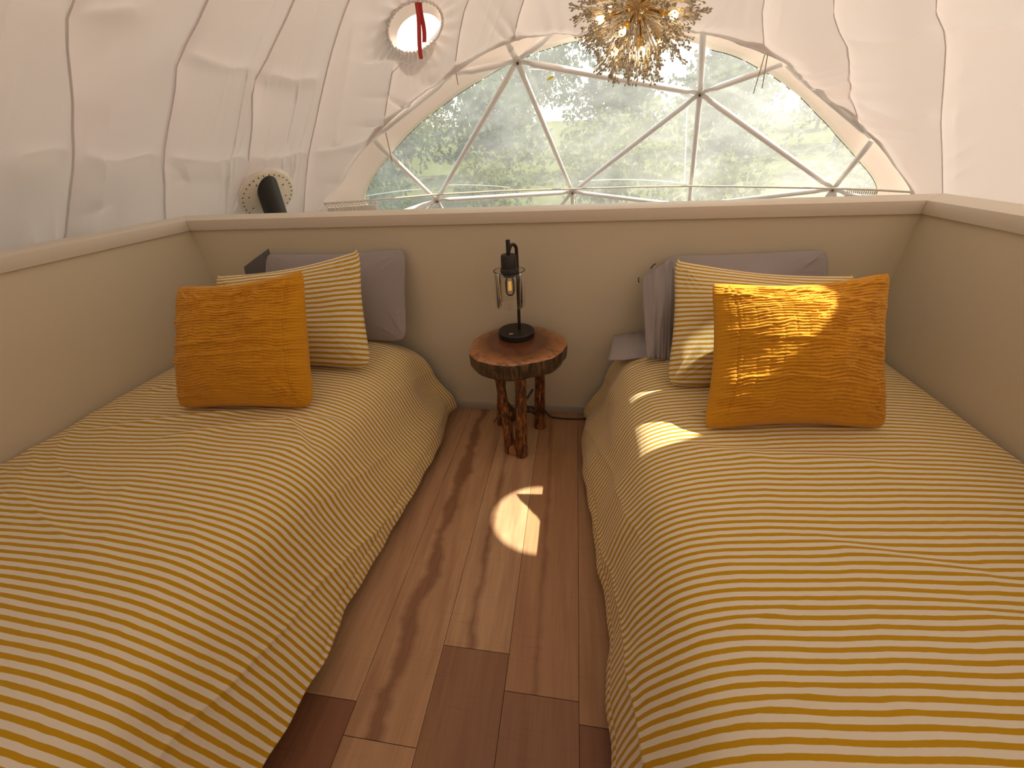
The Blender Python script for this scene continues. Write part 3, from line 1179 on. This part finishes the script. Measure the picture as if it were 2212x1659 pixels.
def bedspread(label, side):
    # profile in x: list of (x, z) from the wall to the hem
    if side < 0:
        ctrl = lambda y: [(XL + .012, .40), (XL + .024, .462), (XL + .10, .487), (-1.5, .505), (-1.2, .510), (-.98, .505), (-.87, .485), (-.80, .435), (-.755, .35), (-.715, .24),
                          (-.672 + .035 * smst(.9, 1.5, y), .13), (-.655 + .03 * smst(.8, 1.4, y), .055 + .05 * smst(.75, .3, y))]
    else:
        ctrl = lambda y: [(XR - .012, .42), (XR - .024, .470), (XR - .10, .492), (1.0, .508), (.7, .512), (.43, .506), (.315, .488), (.245, .44), (.205, .35), (.178, .24),
                          (.158 - .05 * smst(.8, 1.5, y), .12), (.150 - .06 * smst(.7, 1.5, y), .045)]
    NX, NY = 300, 420
    ys = np.linspace(-.28, 1.735, NY)
    V = np.zeros((NX, NY, 3))
    UV = np.zeros((NX, NY, 2))
    for j, y in enumerate(ys):
        c = np.array([[float(a), float(b)] for a, b in ctrl(y)])
        # Catmull-Rom through the control points
        t = np.linspace(0, len(c) - 1 - 1e-6, NX * 2)
        i = t.astype(int)
        f = (t - i)[:, None]
        g = lambda k: c[np.clip(i + k, 0, len(c) - 1)]
        p = .5 * (2 * g(0) + (-g(-1) + g(1)) * f + (2 * g(-1) - 5 * g(0) + 4 * g(1) - g(2)) * f ** 2 + (-g(-1) + 3 * g(0) - 3 * g(1) + g(2)) * f ** 3)
        s = np.concatenate([[0], np.cumsum(np.linalg.norm(np.diff(p, axis=0), axis=1))])
        sn = np.linspace(0, s[-1], NX)
        V[:, j, 0] = np.interp(sn, s, p[:, 0])
        V[:, j, 2] = np.interp(sn, s, p[:, 1])
        V[:, j, 1] = y
        UV[:, j, 0] = sn
    X, Y, Z = V[..., 0].copy(), V[..., 1].copy(), V[..., 2].copy()
    # soft rounding at the head end
    e = smst(1.60, 1.735, Y)
    V[..., 2] -= .05 * e * smst(.3, .5, Z) * e
    top = smst(.42, .49, Z)
    sidem = smst(.46, .30, Z)
    # broad undulation, small creases
    V[..., 2] += top * .010 * (vnoise(X * 2.5, Y * 2.5, 20 + side) - .5) * 2
    cr = ridge(vnoise(X * 3.0 + Y * 2.0, Y * 9 - X * 3.5 * side, 23), 5)
    V[..., 2] += top * .007 * cr * smst(.5, .7, vnoise(X * 2, Y * 2, 25))
    # bunched folds in front of and beside the cushions
    if side < 0:
        for (xa, ya, xb, yb, h) in ((-1.72, .88, -1.15, 1.02, .012), (-1.35, .84, -.78, 1.06, .010), (-1.8, 1.12, -1.35, 1.30, .012), (-1.0, 1.0, -.83, .86, .008)):
            A = np.array([xa, ya]); B = np.array([xb, yb]); AB = B - A
            t = ((X - xa) * AB[0] + (Y - ya) * AB[1]) / (AB @ AB)
            dperp = ((X - xa) * -AB[1] + (Y - ya) * AB[0]) / np.linalg.norm(AB)
            win_ = np.exp(-np.clip(np.abs(t - .5) - .35, 0, 9) * 9)
            V[..., 2] += top * h * np.exp(-(dperp / .012) ** 2) * win_
            Y = Y + .011 * win_ * (np.tanh(dperp / .012)) * top * np.exp(-np.abs(dperp) / .12)
    else:
        for (xa, ya, xb, yb, h) in ((.42, .95, .95, .93, .008), (.55, .66, .95, .58, .008), (.7, .52, 1.2, .47, .007), (.35, .99, .62, .90, .006)):
            A = np.array([xa, ya]); B = np.array([xb, yb]); AB = B - A
            t = ((X - xa) * AB[0] + (Y - ya) * AB[1]) / (AB @ AB)
            dperp = ((X - xa) * -AB[1] + (Y - ya) * AB[0]) / np.linalg.norm(AB)
            win_ = np.exp(-np.clip(np.abs(t - .5) - .3, 0, 9) * 7)
            V[..., 2] += top * h * np.exp(-(dperp / .02) ** 2) * win_
            Y = Y + .007 * win_ * (np.tanh(dperp / .02)) * top * np.exp(-np.abs(dperp) / .15)
    # drape folds on the hanging side
    sgn = 1 if side < 0 else -1
    fold = .020 * (vnoise(Y * 5.0, 0 * Y, 30 + side) - .5) * 2 + .010 * (vnoise(Y * 13 + .5 * Z, Z * 2, 33) - .5) * 2
    V[..., 0] += sgn * fold * sidem
    V[..., 0] += sgn * .006 * sidem * ridge(vnoise(Y * 3 + Z * 9, Z * 3, 35), 4)
    # a sewn hem crease along the side
    hz = .105 if side < 0 else .09
    hx = np.exp(-((Z - hz) / .008) ** 2)
    V[..., 0] -= sgn * .003 * hx
    k = -.008 if side < 0 else .098
    st_ = Y - k * (X - (-1.3 if side < 0 else .7)) + .006 * (vnoise(X * 2.0, Y * 2.0, 40) - .5) * 2 + .003 * (vnoise(X * 7.0, Y * 5.0, 41) - .5) * 2
    st_ += (.012 * sidem * (vnoise(Z * 4, Y * 4, 42) - .5) * 2)
    UV[..., 1] = st_
    me = arr_mesh('bedspread', V.reshape(-1, 3), grid_faces(NX, NY), UV.reshape(-1, 2))
    o = link('bedspread', me, M_stripe)
    sol = o.modifiers.new('thickness', 'SOLIDIFY')
    sol.thickness = .004
    sol.offset = -1 if side < 0 else 1
    tag(o, label, 'bedspread')
    return o


bedspread('gold and cream striped bedspread covering the left bed', -1)
bedspread('gold and cream striped bedspread on the right bed, crossed by sunlight', 1)


# ------------------------------------------------------------------ pillows
def pillow(name, label, cat, corners, T, mat, nu=90, nv=90, pinch=.05, style='plain', group=None, seed=0, belly=.0, power=.55, ears=0.0, ptop=.0):
    BL, BR, TR, TL = [np.array(c, float) for c in corners]
    u = np.linspace(0, 1, nu)
    v = np.linspace(0, 1, nv)
    U, V = np.meshgrid(u, v, indexing='ij')
    W_ = np.linalg.norm(BR - BL)
    Hh = np.linalg.norm(TL - BL)
    kx = pinch * np.sin(PI * V) ** .8
    ky = pinch * np.sin(PI * U) ** .8
    wob = .008 * (vnoise(U * 4, V * 4, seed) - .5)
    uu = .5 + (U - .5) * (1 - kx * 1.0) + wob
    vv = .5 + (V - .5) * (1 - ky * 1.0)
    # the top edge slumps between its two corners; corners are blunt
    vv = vv - ptop * np.clip(np.sin(PI * U), 0, 1) ** .35 * V ** 3
    cr_ = np.abs(2 * U - 1) ** 7 * np.abs(2 * V - 1) ** 7
    uu = .5 + (uu - .5) * (1 - .085 * cr_)
    vv = .5 + (vv - .5) * (1 - .085 * cr_)
    base = (BL * (1 - uu)[..., None] + BR * uu[..., None]) * (1 - vv)[..., None] + (TL * (1 - uu)[..., None] + TR * uu[..., None]) * vv[..., None]
    nrm = _n(np.cross(BR - BL, TL - BL))
    if nrm[1] > 0: nrm = -nrm
    prof = np.clip(np.sin(PI * U), 0, 1) ** power * np.clip(np.sin(PI * V ** .85), 0, 1) ** power
    prof = prof * (1 + belly * (1 - V))
    th = T * prof
    lump = .020 * (vnoise(U * 3, V * 3, seed + 1) - .5) * 2 * prof
    # tension creases from the corners
    cre = 0 * U
    for cu, cv in ((0, 0), (1, 0), (1, 1), (0, 1)):
        a = np.arctan2((V - cv) * Hh, (U - cu) * W_)
        r = np.hypot((V - cv) * Hh, (U - cu) * W_)
        cre = cre + .006 * ridge(vnoise(a * 5.5 + seed, 0 * a + cu * 3 + cv, 50 + seed), 3) * np.exp(-((r - .09) / .07) ** 2)
    rid = 0 * U
    edge = smst(0, .05, np.minimum(np.minimum(U, 1 - U) * W_, np.minimum(V, 1 - V) * Hh))
    if style == 'crinkle':
        nR = 46
        colw = U * W_ / .034
        ph = vnoise(colw * .55, V * 6, seed + 4) * 1.6
        xx = V * nR + 1.3 * vnoise(U * 6, V * 5, seed + 5) + .7 * vnoise(U * 17, V * 14, seed + 3)
        rid = .0085 * (np.abs(np.sin(PI * xx)) ** .55 - .6) * (.35 + .9 * vnoise(U * 13, V * nR, seed + 6)) + .003 * (ridge(vnoise(U * 20, V * nR * 1.5, seed + 2), 1.5) - .3) + .009 * (ridge(vnoise(U * 2.6, V * 13 + U * 2 * (seed % 3 - 1), seed + 11), 2) - .3)
        st = np.abs((colw % 1) - .5) * .034
        rid -= .0016 * np.exp(-((.017 - st) / .0022) ** 2)
        su = (1 - U) * W_ if seed % 2 else U * W_
        rid -= .004 * np.exp(-((su - .055) / .0022) ** 2)
        rid *= .35 + .65 * edge
    f = base + nrm * ((th + lump + cre * edge + rid)[..., None])
    b = base - nrm * ((th * .75)[..., None])
    Vf = f.reshape(-1, 3)
    Vb = b.reshape(-1, 3)
    # weld the rim
    Fg = grid_faces(nu, nv)
    n = nu * nv
    isb = ((U == 0) | (U == 1) | (V == 0) | (V == 1)).ravel()
    Vf[isb] = (base.reshape(-1, 3) + nrm * (rid.ravel() * .6)[:, None])[isb]
    remap = np.where(isb, np.arange(n), np.arange(n) + n)
    Fb = remap[Fg][:, ::-1]
    allV = np.vstack([Vf, Vb])
    uv = np.stack([U * W_, V * Hh + (.0035 * (vnoise(U * 5, V * 5, seed + 9) - .5) * 2 if style == 'stripe' else 0)], -1).reshape(-1, 2)
    if style == 'stripe' and ears:
        # cloth folded over along the top: the stripes there run across the hem
        pass
    uv2 = np.vstack([uv, uv])
    F = np.vstack([Fg, Fb])
    used, inv = np.unique(F.ravel(), return_inverse=True)
    me = arr_mesh(name, allV[used], inv.reshape(-1, 4), uv2[used])
    bm = bmesh.new(); bm.from_mesh(me)
    bmesh.ops.recalc_face_normals(bm, faces=bm.faces)
    bm.to_mesh(me); bm.free()
    o = link(name, me, mat)
    tag(o, label, cat, group)
    return o


pillow('pillow', 'long grey pillow leaning on the back wall behind the striped pillow on the left bed', 'pillow',
       [(-1.60, 1.66, .515), (-.785, 1.635, .500), (-.760, 1.782, .940), (-1.50, 1.775, .925)], .062, M_gray, 140, 100, .03, seed=2, ptop=.05)
pillow('pillow', 'long grey pillow leaning on the back wall behind the striped pillow on the right bed', 'pillow',
       [(.33, 1.63, .515), (1.08, 1.65, .515), (1.030, 1.780, .905), (.385, 1.778, .885)], .060, M_gray, 140, 100, .03, seed=3, ptop=.02)
pillow('pillow', 'gold striped pillow behind the mustard cushion on the left bed', 'pillow',
       [(-1.58, 1.35, .512), (-.825, 1.345, .508), (-.895, 1.615, .985), (-1.62, 1.56, .880)], .092, M_stripe_p, 190, 130, .06, 'stripe', seed=5, ptop=.085)
pillow('pillow', 'gold striped pillow behind the mustard cushion on the right bed, partly sunlit', 'pillow',
       [(.355, 1.285, .506), (1.08, 1.33, .512), (1.06, 1.62, .855), (.378, 1.590, .935)], .092, M_stripe_p, 190, 130, .06, 'stripe', seed=6, ptop=.075)
pillow('cushion', 'square mustard crinkled cushion in the shade on the left bed', 'cushion',
       [(-1.475, 1.010, .502), (-.920, 1.055, .502), (-.965, 1.315, .975), (-1.480, 1.255, .930)], .115, M_mustard, 230, 330, .06, 'crinkle', seed=7, ptop=.06)
pillow('cushion', 'square mustard crinkled cushion lit by the sun on the right bed', 'cushion',
       [(.420, 1.035, .502), (.990, 1.085, .502), (1.020, 1.405, .930), (.450, 1.365, .905)], .135, M_mustard, 230, 330, .11, 'crinkle', seed=8, ptop=.04, power=.62)

# dark lining at the open end of the left grey pillowcase, folded end of the right one, flat sheet
def patch(name, quad, mat, par=None, bulge=.02, nu=24, nv=24, wr=.006, seed=0, nrm=(0, -1, 0)):
    A, B, C_, D_ = [np.array(c, float) for c in quad]
    U, V = np.meshgrid(np.linspace(0, 1, nu), np.linspace(0, 1, nv), indexing='ij')
    P = (A * (1 - U)[..., None] + B * U[..., None]) * (1 - V)[..., None] + (D_ * (1 - U)[..., None] + C_ * U[..., None]) * V[..., None]
    h = bulge * np.sin(PI * U) * np.sin(PI * V) + wr * ridge(vnoise(U * 7, V * 2, seed), 3)
    P = P + np.array(nrm)[None, None, :] * h[..., None]
    o = link(name, arr_mesh(name, P.reshape(-1, 3), grid_faces(nu, nv), np.stack([U * .2, V * .4], -1).reshape(-1, 2)), mat, par)
    s = o.modifiers.new('thickness', 'SOLIDIFY')
    s.thickness = .004
    s.offset = 0
    return o


gl = [o for o in bpy.data.objects if o.name.startswith('pillow')]
p_l, p_r = gl[0], gl[1]
o = patch('pillowcase_opening', [(-1.655, 1.72, .60), (-1.48, 1.735, .58), (-1.475, 1.775, .93), (-1.640, 1.765, .845)], M_graydark, p_l, .03, seed=3)
tag(o, label='dark inside of the open pillowcase end')
o = patch('pillowcase_end', [(.325, 1.50, .525), (.42, 1.52, .51), (.41, 1.72, .885), (.298, 1.715, .80)], M_gray, p_r, .035, wr=.016, seed=6)
tag(o, label='rumpled open end of the pillowcase')
m = MB()
q = np.array([.345, 1.70, .862])
m.tube([q, q + [-.012, -.012, -.004], q + [-.020, -.016, -.016]], .0025, 8)
m.build('zip_pull', M_black, p_r)
m = MB()
q = np.array([.288, 1.715, .80])
m.tube([q, q + [-.004, -.010, -.006], q + [.001, -.014, -.018]], .0022, 8)
m.build('zip_pull', M_black, p_r)
o = patch('sheet', [(.175, 1.56, .470), (.48, 1.56, .512), (.48, 1.77, .535), (.215, 1.77, .500)], M_gray, None, .02, wr=.006, seed=8, nrm=(0, 0, 1))
tag(o, 'corner of a grey sheet showing at the head of the right bed', 'sheet')

# ------------------------------------------------------------------ log slice side table
tx, ty, tz = -.232, 1.572, .545
tb = empty('side_table', (tx, ty, 0), label='rustic side table of a thick log slice on crooked branch legs between the beds', cat='side table')
N_ = 96
rng = random.Random(4)
out = []
for k in range(N_):
    t = 2 * PI * k / N_
    r = .210 + .009 * math.sin(2 * t + .6) + .006 * math.sin(3 * t + 2) + .003 * math.sin(7 * t) + .0016 * math.sin(19 * t + 1)
    out.append((r * math.cos(t), r * math.sin(t) * 1.0))
m = MB()
vs, fs = [(tx, ty, tz)], []
rings = [(.5, 0), (.93, 0), (.985, -.0015), (1.0, -.006)]
for s, dz in rings:
    for x, y in out:
        vs.append((tx + x * s, ty + y * s, tz + dz))
for k in range(N_):
    fs.append((0, 1 + k, 1 + (k + 1) % N_))
for j in range(len(rings) - 1):
    for k in range(N_):
        a, b = 1 + j * N_, 1 + (j + 1) * N_
        fs.append((a + k, b + k, b + (k + 1) % N_, a + (k + 1) % N_))
m.add(vs, fs)
slab = m.build('log_slice', M_slab, tb, True, 0, 60)
m = MB()
vs, fs = [], []
NB_ = 8
for j in range(NB_ + 1):
    z = tz - .006 - .076 * j / NB_
    for k, (x, y) in enumerate(out):
        t = 2 * PI * k / N_
        s = 1.0 + (.012 if 0 < j < NB_ else 0) + .030 * (float(vnoise(t * 11, j * .4, 3)) - .5) * (1 if j else 0) - .06 * max(0, j / NB_ - .75) * 2 - .02 * j / NB_
        vs.append((tx + x * s, ty + y * s, z))
for j in range(NB_):
    for k in range(N_):
        fs.append((j * N_ + k, (j + 1) * N_ + k, (j + 1) * N_ + (k + 1) % N_, j * N_ + (k + 1) % N_))
fs.append(tuple(NB_ * N_ + k for k in range(N_)))
m.add(vs, fs)
m.build('bark', M_bark, slab, True, 0, 70)
# drying cracks, cut as thin dark wedges sunk in the top
for (a0, r0, r1) in ((-.38, .09, .205), (-1.75, .02, .11)):
    m = MB()
    c, s = math.cos(a0), math.sin(a0)
    w0 = .0016
    m.add([(tx + c * r0, ty + s * r0, tz + .0004), (tx + c * r1 - s * w0, ty + s * r1 + c * w0, tz + .0004), (tx + c * r1 + s * w0, ty + s * r1 - c * w0, tz + .0004),
           (tx + c * (r0 + r1) / 2, ty + s * (r0 + r1) / 2, tz - .004)], [(0, 2, 1), (0, 1, 3), (1, 2, 3), (2, 0, 3)])
    m.build('crack', M_hole, slab, False)


def branch(name, pts, rads, par, seed=0, mat=None, sub=6):
    P = [Vector(p) for p in pts]
    R = []
    Q = []
    for i in range(len(P) - 1):
        for k in range(sub):
            f = k / sub
            a = P[max(i - 1, 0)]; b = P[i]; c = P[i + 1]; d = P[min(i + 2, len(P) - 1)]
            Q.append(.5 * (2 * b + (c - a) * f + (2 * a - 5 * b + 4 * c - d) * f * f + (-a + 3 * b - 3 * c + d) * f ** 3))
            R.append((rads[i] * (1 - f) + rads[i + 1] * f) * (1 + .10 * (float(vnoise(len(Q) * .7, seed, 5)) - .5)))
    Q.append(P[-1]); R.append(rads[-1])
    m = MB()
    m.tube(Q, R, 16, True, .07, seed)
    return m.build(name, mat or M_leg, par, True, 0, 55)


zb = tz - .078
fl_ = branch('leg', [(-.212, 1.435, 0), (-.212, 1.437, .12), (-.208, 1.44, .26), (-.207, 1.45, .38), (-.210, 1.46, zb)], [.031, .028, .026, .025, .026], tb, 1)
ll_ = branch('leg', [(-.272, 1.462, 0), (-.283, 1.475, .12), (-.297, 1.495, .26), (-.312, 1.51, .38), (-.320, 1.52, zb)], [.030, .024, .022, .022, .024], tb, 2)
rr_ = branch('leg', [(-.140, 1.672, 0), (-.140, 1.668, .15), (-.138, 1.66, .32), (-.136, 1.65, zb)], [.032, .027, .026, .027], tb, 3)
lr_ = branch('leg', [(-.352, 1.680, 0), (-.350, 1.675, .12), (-.330, 1.65, .30), (-.310, 1.63, zb)], [.026, .022, .021, .022], tb, 4)
branch('stretcher', [(-.325, 1.665, .02), (-.290, 1.66, .05), (-.235, 1.665, .10), (-.185, 1.67, .11), (-.140, 1.67, .075)], [.016, .017, .018, .018, .017], tb, 5, M_bark)
branch('stretcher', [(-.312, 1.51, .30), (-.285, 1.56, .20), (-.270, 1.63, .12), (-.262, 1.665, .085)], [.014, .014, .015, .016], tb, 6, M_bark)
branch('twig', [(-.290, 1.475, .215), (-.325, 1.46, .205), (-.345, 1.45, .18)], [.007, .005, .003], ll_, 7, M_bark)
branch('twig', [(-.200, 1.44, .30), (-.175, 1.47, .325), (-.158, 1.50, .345)], [.008, .006, .006], fl_, 8, M_bark)
m = MB()
m.tube([(-.270, 1.50, .030), (-.256, 1.44, .028), (-.252, 1.418, .026)], [.020, .020, .019], 14, True)
m.build('branch_stub', simple('cut_branch_end', (.42, .20, .08), .5), ll_)

# ------------------------------------------------------------------ table lamp
lx, ly, lz = -.246, 1.655, tz
lamp = empty('table_lamp', (lx, ly, lz), label='black table lamp with clear glass cylinder shade on the log slice table', cat='table lamp')
m = MB()
m.lathe([(0, 0), (.081, 0), (.084, .003), (.084, .026), (.081, .029), (0, .029)], (lx, ly, lz), 56)
m.build('base', M_black, lamp)
m = MB()
bx, by = lx - .017, ly - .052
m.lathe([(0, .0), (.010, 0), (.011, .0015), (.008, .003), (.005, .0025), (0, .0035)], (bx, by, lz + .029), 24)
m.build('touch_switch', M_chrome, lamp)
px0 = lx + .013
py0 = ly + .012
sx0 = lx - .018
sy0 = ly - .016
H_ = .425
pole = [(px0, py0, lz + .028), (px0, py0, lz + .20), (px0, py0, lz + .36)]
for k in range(1, 9):
    t = PI * k / 9
    pole.append((px0 + (sx0 - px0) * (1 - math.cos(t)) / 2 * .9, py0 + (sy0 - py0) * (1 - math.cos(t)) / 2 * .9, lz + .385 + .028 * math.sin(t)))
pole.append((sx0, sy0, lz + .385))
m = MB()
m.tube(pole, .0072, 14)
m.build('pole', M_black, lamp)
m = MB()
m.lathe([(0, .435), (.0085, .435), (.009, .433), (.009, .377), (.030, .376), (.033, .372), (.034, .320), (.038, .317), (.038, .303), (.030, .302), (.027, .285), (0, .285)][::-1], (sx0, sy0, lz), 40)
m.build('socket', M_black, lamp)
m = MB()
gz0, gz1, gr = .155, .308, .066
m.lathe([(.030, gz1 + .002), (gr + .003, gz1 + .002), (gr - .004, gz1 + .002), (gr, gz1 - .004), (gr, gz0), (gr - .003, gz0), (gr - .003, gz1 - .006), (.030, gz1 - .002)], (sx0, sy0, lz), 56)
me = m.mesh('shade')
m2 = MB(); m2.v = m.v; m2.f = [f for f in m.f if len(f) == 4]
m2.build('glass_shade', M_glass, lamp)
m = MB()
m.lathe([(.0, .198), (.012, .201), (.019, .212), (.0205, .225), (.0205, .262), (.014, .280), (.012, .290)], (sx0, sy0, lz), 28)
bulb = m.build('bulb', M_glass, lamp)
m = MB()
for k in range(4):
    t = PI / 2 * k + .4
    m.tube([(sx0 + .006 * math.cos(t), sy0 + .006 * math.sin(t), lz + .222), (sx0 + .005 * math.cos(t), sy0 + .005 * math.sin(t), lz + .262)], .0022, 8)
m.build('filament', M_filament, bulb)

# power cord along the baseboard
m = MB()
m.tube([(-.13, 1.77, .055), (-.11, 1.765, .02), (-.08, 1.752, .006), (-.02, 1.745, .0045), (.06, 1.748, .0045), (.12, 1.756, .0045), (.2, 1.775, .0045)], .0042, 10)
tag(m.build('power_cord', M_black), 'black power cord lying along the baseboard right of the side table', 'cord')

# ------------------------------------------------------------------ chandelier
cc = Vector((.245, 2.30, 1.785))
ch = empty('chandelier', tuple(cc), label='dandelion burst chandelier of brass stems and crystal beads hanging before the arched window', cat='chandelier')
m = MB()
m.lathe([(0, -.062), (.030, -.055), (.052, -.036), (.062, -.006), (.062, .012), (.048, .042), (.028, .058), (0, .064)], tuple(cc), 32)
m.build('body', M_brass, ch)
m = MB()
m.tube([cc + Vector((0, 0, .05)), cc + Vector((0, 0, .68))], .007, 10)
m.build('rod', M_brass, ch)


def fib(n, off=0.0):
    g = PI * (3 - 5 ** .5)
    for i in range(n):
        z = 1 - 2 * (i + .5) / n
        r = math.sqrt(1 - z * z)
        yield Vector((r * math.cos(g * i + off), r * math.sin(g * i + off), z))


sock_me = bulb_me = None
for k, dr in enumerate(list(fib(16, .5))):
    if dr.z > .75: continue
    m = MB()
    Q = dr.to_track_quat('Z', 'Y')
    if sock_me is None:
        m.lathe([(0, .05), (.004, .05), (.004, .098), (.0125, .100), (.0125, .150), (0, .150)], (0, 0, 0), 16)
        sock_me = m.mesh('socket'); sock_me.materials.append(M_gold)
        m = MB()
        m.lathe([(0, .148), (.008, .150), (.014, .164), (.0145, .172), (.010, .183), (0, .187)], (0, 0, 0), 14)
        bulb_me = m.mesh('bulb'); bulb_me.materials.append(M_bulb)
        for me_ in (sock_me, bulb_me):
            me_.polygons.foreach_set('use_smooth', [True] * len(me_.polygons))
    s_o = bpy.data.objects.new('socket', sock_me)
    COL.objects.link(s_o); s_o.parent = ch
    s_o.rotation_mode = 'QUATERNION'; s_o.rotation_quaternion = Q
    b_o = bpy.data.objects.new('bulb', bulb_me)
    COL.objects.link(b_o); b_o.parent = s_o
sprays = []
for v_ in range(3):
    rg = random.Random(20 + v_)
    m = MB(); bd = MB()
    base = Vector((0, 0, .05))
    for j in range(6):
        a = rg.uniform(0, 2 * PI); tl = rg.uniform(.02, .46) if j else 0
        dv = Vector((math.sin(tl) * math.cos(a), math.sin(tl) * math.sin(a), math.cos(tl)))
        L = rg.uniform(.11, .195)
        fork = base + dv * L
        m.tube([base + dv * .01, fork], .0013, 3, False)
        for q in range(6):
            a2 = rg.uniform(0, 2 * PI); t2 = rg.uniform(.1, .75)
            d2 = (dv + Vector((math.cos(a2), math.sin(a2), rg.uniform(-.4, .4))) * math.tan(t2) * .6).normalized()
            L2 = rg.uniform(.015, .05)
            e2 = fork + d2 * L2
            m.tube([fork, e2 + d2 * .006], .0012, 3, False)
            r = rg.uniform(.0034, .0058)
            up = d2.orthogonal().normalized(); sd2 = d2.cross(up)
            vs = [e2 - d2 * r * 1.5, e2 + up * r, e2 + sd2 * r, e2 - up * r, e2 - sd2 * r, e2 + d2 * r * 1.5]
            bd.add(vs, [(0, 2, 1), (0, 3, 2), (0, 4, 3), (0, 1, 4), (5, 1, 2), (5, 2, 3), (5, 3, 4), (5, 4, 1)])
    a_ = m.mesh('spray_wire'); a_.materials.append(M_wire)
    b2 = bd.mesh('bead'); b2.materials.append(M_crystal)
    sprays.append((a_, b2))
for k, dr in enumerate(fib(96, .1)):
    if dr.z > .93: continue
    a_, b2 = sprays[k % 3]
    Q = dr.to_track_quat('Z', 'Y')
    s_o = bpy.data.objects.new('spray', a_)
    COL.objects.link(s_o); s_o.parent = ch
    s_o.rotation_mode = 'QUATERNION'; s_o.rotation_quaternion = Q
    sc_f = random.uniform(.90, 1.10)
    s_o.scale = (sc_f,) * 3
    b_o = bpy.data.objects.new('crystal_beads', b2)
    COL.objects.link(b_o); b_o.parent = s_o
    b_o['kind'] = 'stuff'

# ------------------------------------------------------------------ hillside and trees outside
def hill_z(x, y):
    d = np.maximum(0, y - 9)
    base = -2.5 + .105 * d * smst(0, 12, d)
    return base + 1.2 * (vnoise(x * .06 + 40, y * .06 + 40, 60) - .5) * smst(5, 15, d) - .012 * x * smst(5, 30, d)


NXh, NYh = 90, 90
X, Y = np.meshgrid(np.linspace(-90, 90, NXh), np.linspace(-60, 75, NYh), indexing='ij')
Z = hill_z(X, Y)
link_o = link('ground_hillside', arr_mesh('hillside', np.stack([X, Y, Z], -1).reshape(-1, 3), grid_faces(NXh, NYh)), M_ground)
tag(link_o, kind='structure')
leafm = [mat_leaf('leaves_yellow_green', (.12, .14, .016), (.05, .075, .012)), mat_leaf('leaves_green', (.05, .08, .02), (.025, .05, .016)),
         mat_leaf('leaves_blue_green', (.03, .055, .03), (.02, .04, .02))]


def crown_mesh(seed, n=1500, R=2.2, Hh=3.2, lw=.17):
    rg = np.random.RandomState(seed)
    lobes = [(rg.normal(0, .45, 3) * [R, R, Hh * .5], rg.uniform(.45, .8)) for _ in range(9)]
    V, F = [], []
    P = []
    for c, s in lobes:
        q = rg.normal(0, 1, (n // 9, 3))
        q /= np.linalg.norm(q, axis=1)[:, None]
        P.append(c + q * [R * s, R * s, Hh * .5 * s] * rg.uniform(.75, 1.05, (len(q), 1)))
    P = np.vstack(P)
    n = len(P)
    a = rg.normal(0, 1, (n, 3)); a /= np.linalg.norm(a, axis=1)[:, None]
    b = np.cross(a, rg.normal(0, 1, (n, 3))); b /= np.linalg.norm(b, axis=1)[:, None]
    s = (lw * rg.uniform(.6, 1.3, n))[:, None]
    V = np.stack([P - a * s, P - b * s * .6, P + a * s, P + b * s * .6], 1).reshape(-1, 3)
    return arr_mesh('crown', V, np.arange(n * 4).reshape(-1, 4))


crowns = []
for k in range(4):
    me = crown_mesh(70 + k)
    crowns.append(me)
trunk = MB(); trunk.tube([(0, 0, -3.2), (.05, 0, -1.5), (0, .05, 1.0)], [.16, .12, .05], 8)
trunk_me = trunk.mesh('trunk'); trunk_me.materials.append(M_bark_tree)
cm = {}
rg = random.Random(12)
spots = []
for row, (dist, n, spread, sc0) in enumerate(((15, 7, 14, .62), (21, 8, 21, .85), (29, 9, 31, 1.05), (39, 10, 44, 1.2), (52, 13, 68, 1.3))):
    for k in range(n):
        x = -spread * .95 + 2 * spread * (k + .5) / n + rg.uniform(-1, 1) * spread / n * .25 + (row % 2) * spread / n + dist * .03
        y = dist + rg.uniform(-1, 1)
        spots.append((x, y, sc0 * rg.uniform(.8, 1.2), row))
labs = {0: ('yellow green tree nearest the arched window on the hillside', 'near trees outside the window'),
        1: ('green tree in the second row on the hillside outside the window', 'second row trees outside'),
        2: ('green tree halfway up the hazy hillside outside the window', 'mid hill trees outside'),
        3: ('hazy tree high on the hillside outside the window', 'high hill trees outside'),
        4: ('hazy blue green tree on the skyline of the hill outside the window', 'skyline trees outside')}
for i, (x, y, s, row) in enumerate(spots):
    z = float(hill_z(np.array(x), np.array(y)))
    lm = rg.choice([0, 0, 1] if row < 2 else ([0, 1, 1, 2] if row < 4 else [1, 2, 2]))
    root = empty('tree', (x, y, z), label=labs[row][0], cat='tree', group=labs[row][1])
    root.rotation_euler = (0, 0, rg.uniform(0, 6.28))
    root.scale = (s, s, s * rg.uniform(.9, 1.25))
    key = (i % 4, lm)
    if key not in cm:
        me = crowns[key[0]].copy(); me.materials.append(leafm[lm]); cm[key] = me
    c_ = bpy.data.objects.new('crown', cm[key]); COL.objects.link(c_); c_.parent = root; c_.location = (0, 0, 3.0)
    t_ = bpy.data.objects.new('trunk', trunk_me); COL.objects.link(t_); t_.parent = root; t_.location = (0, 0, 3.0)
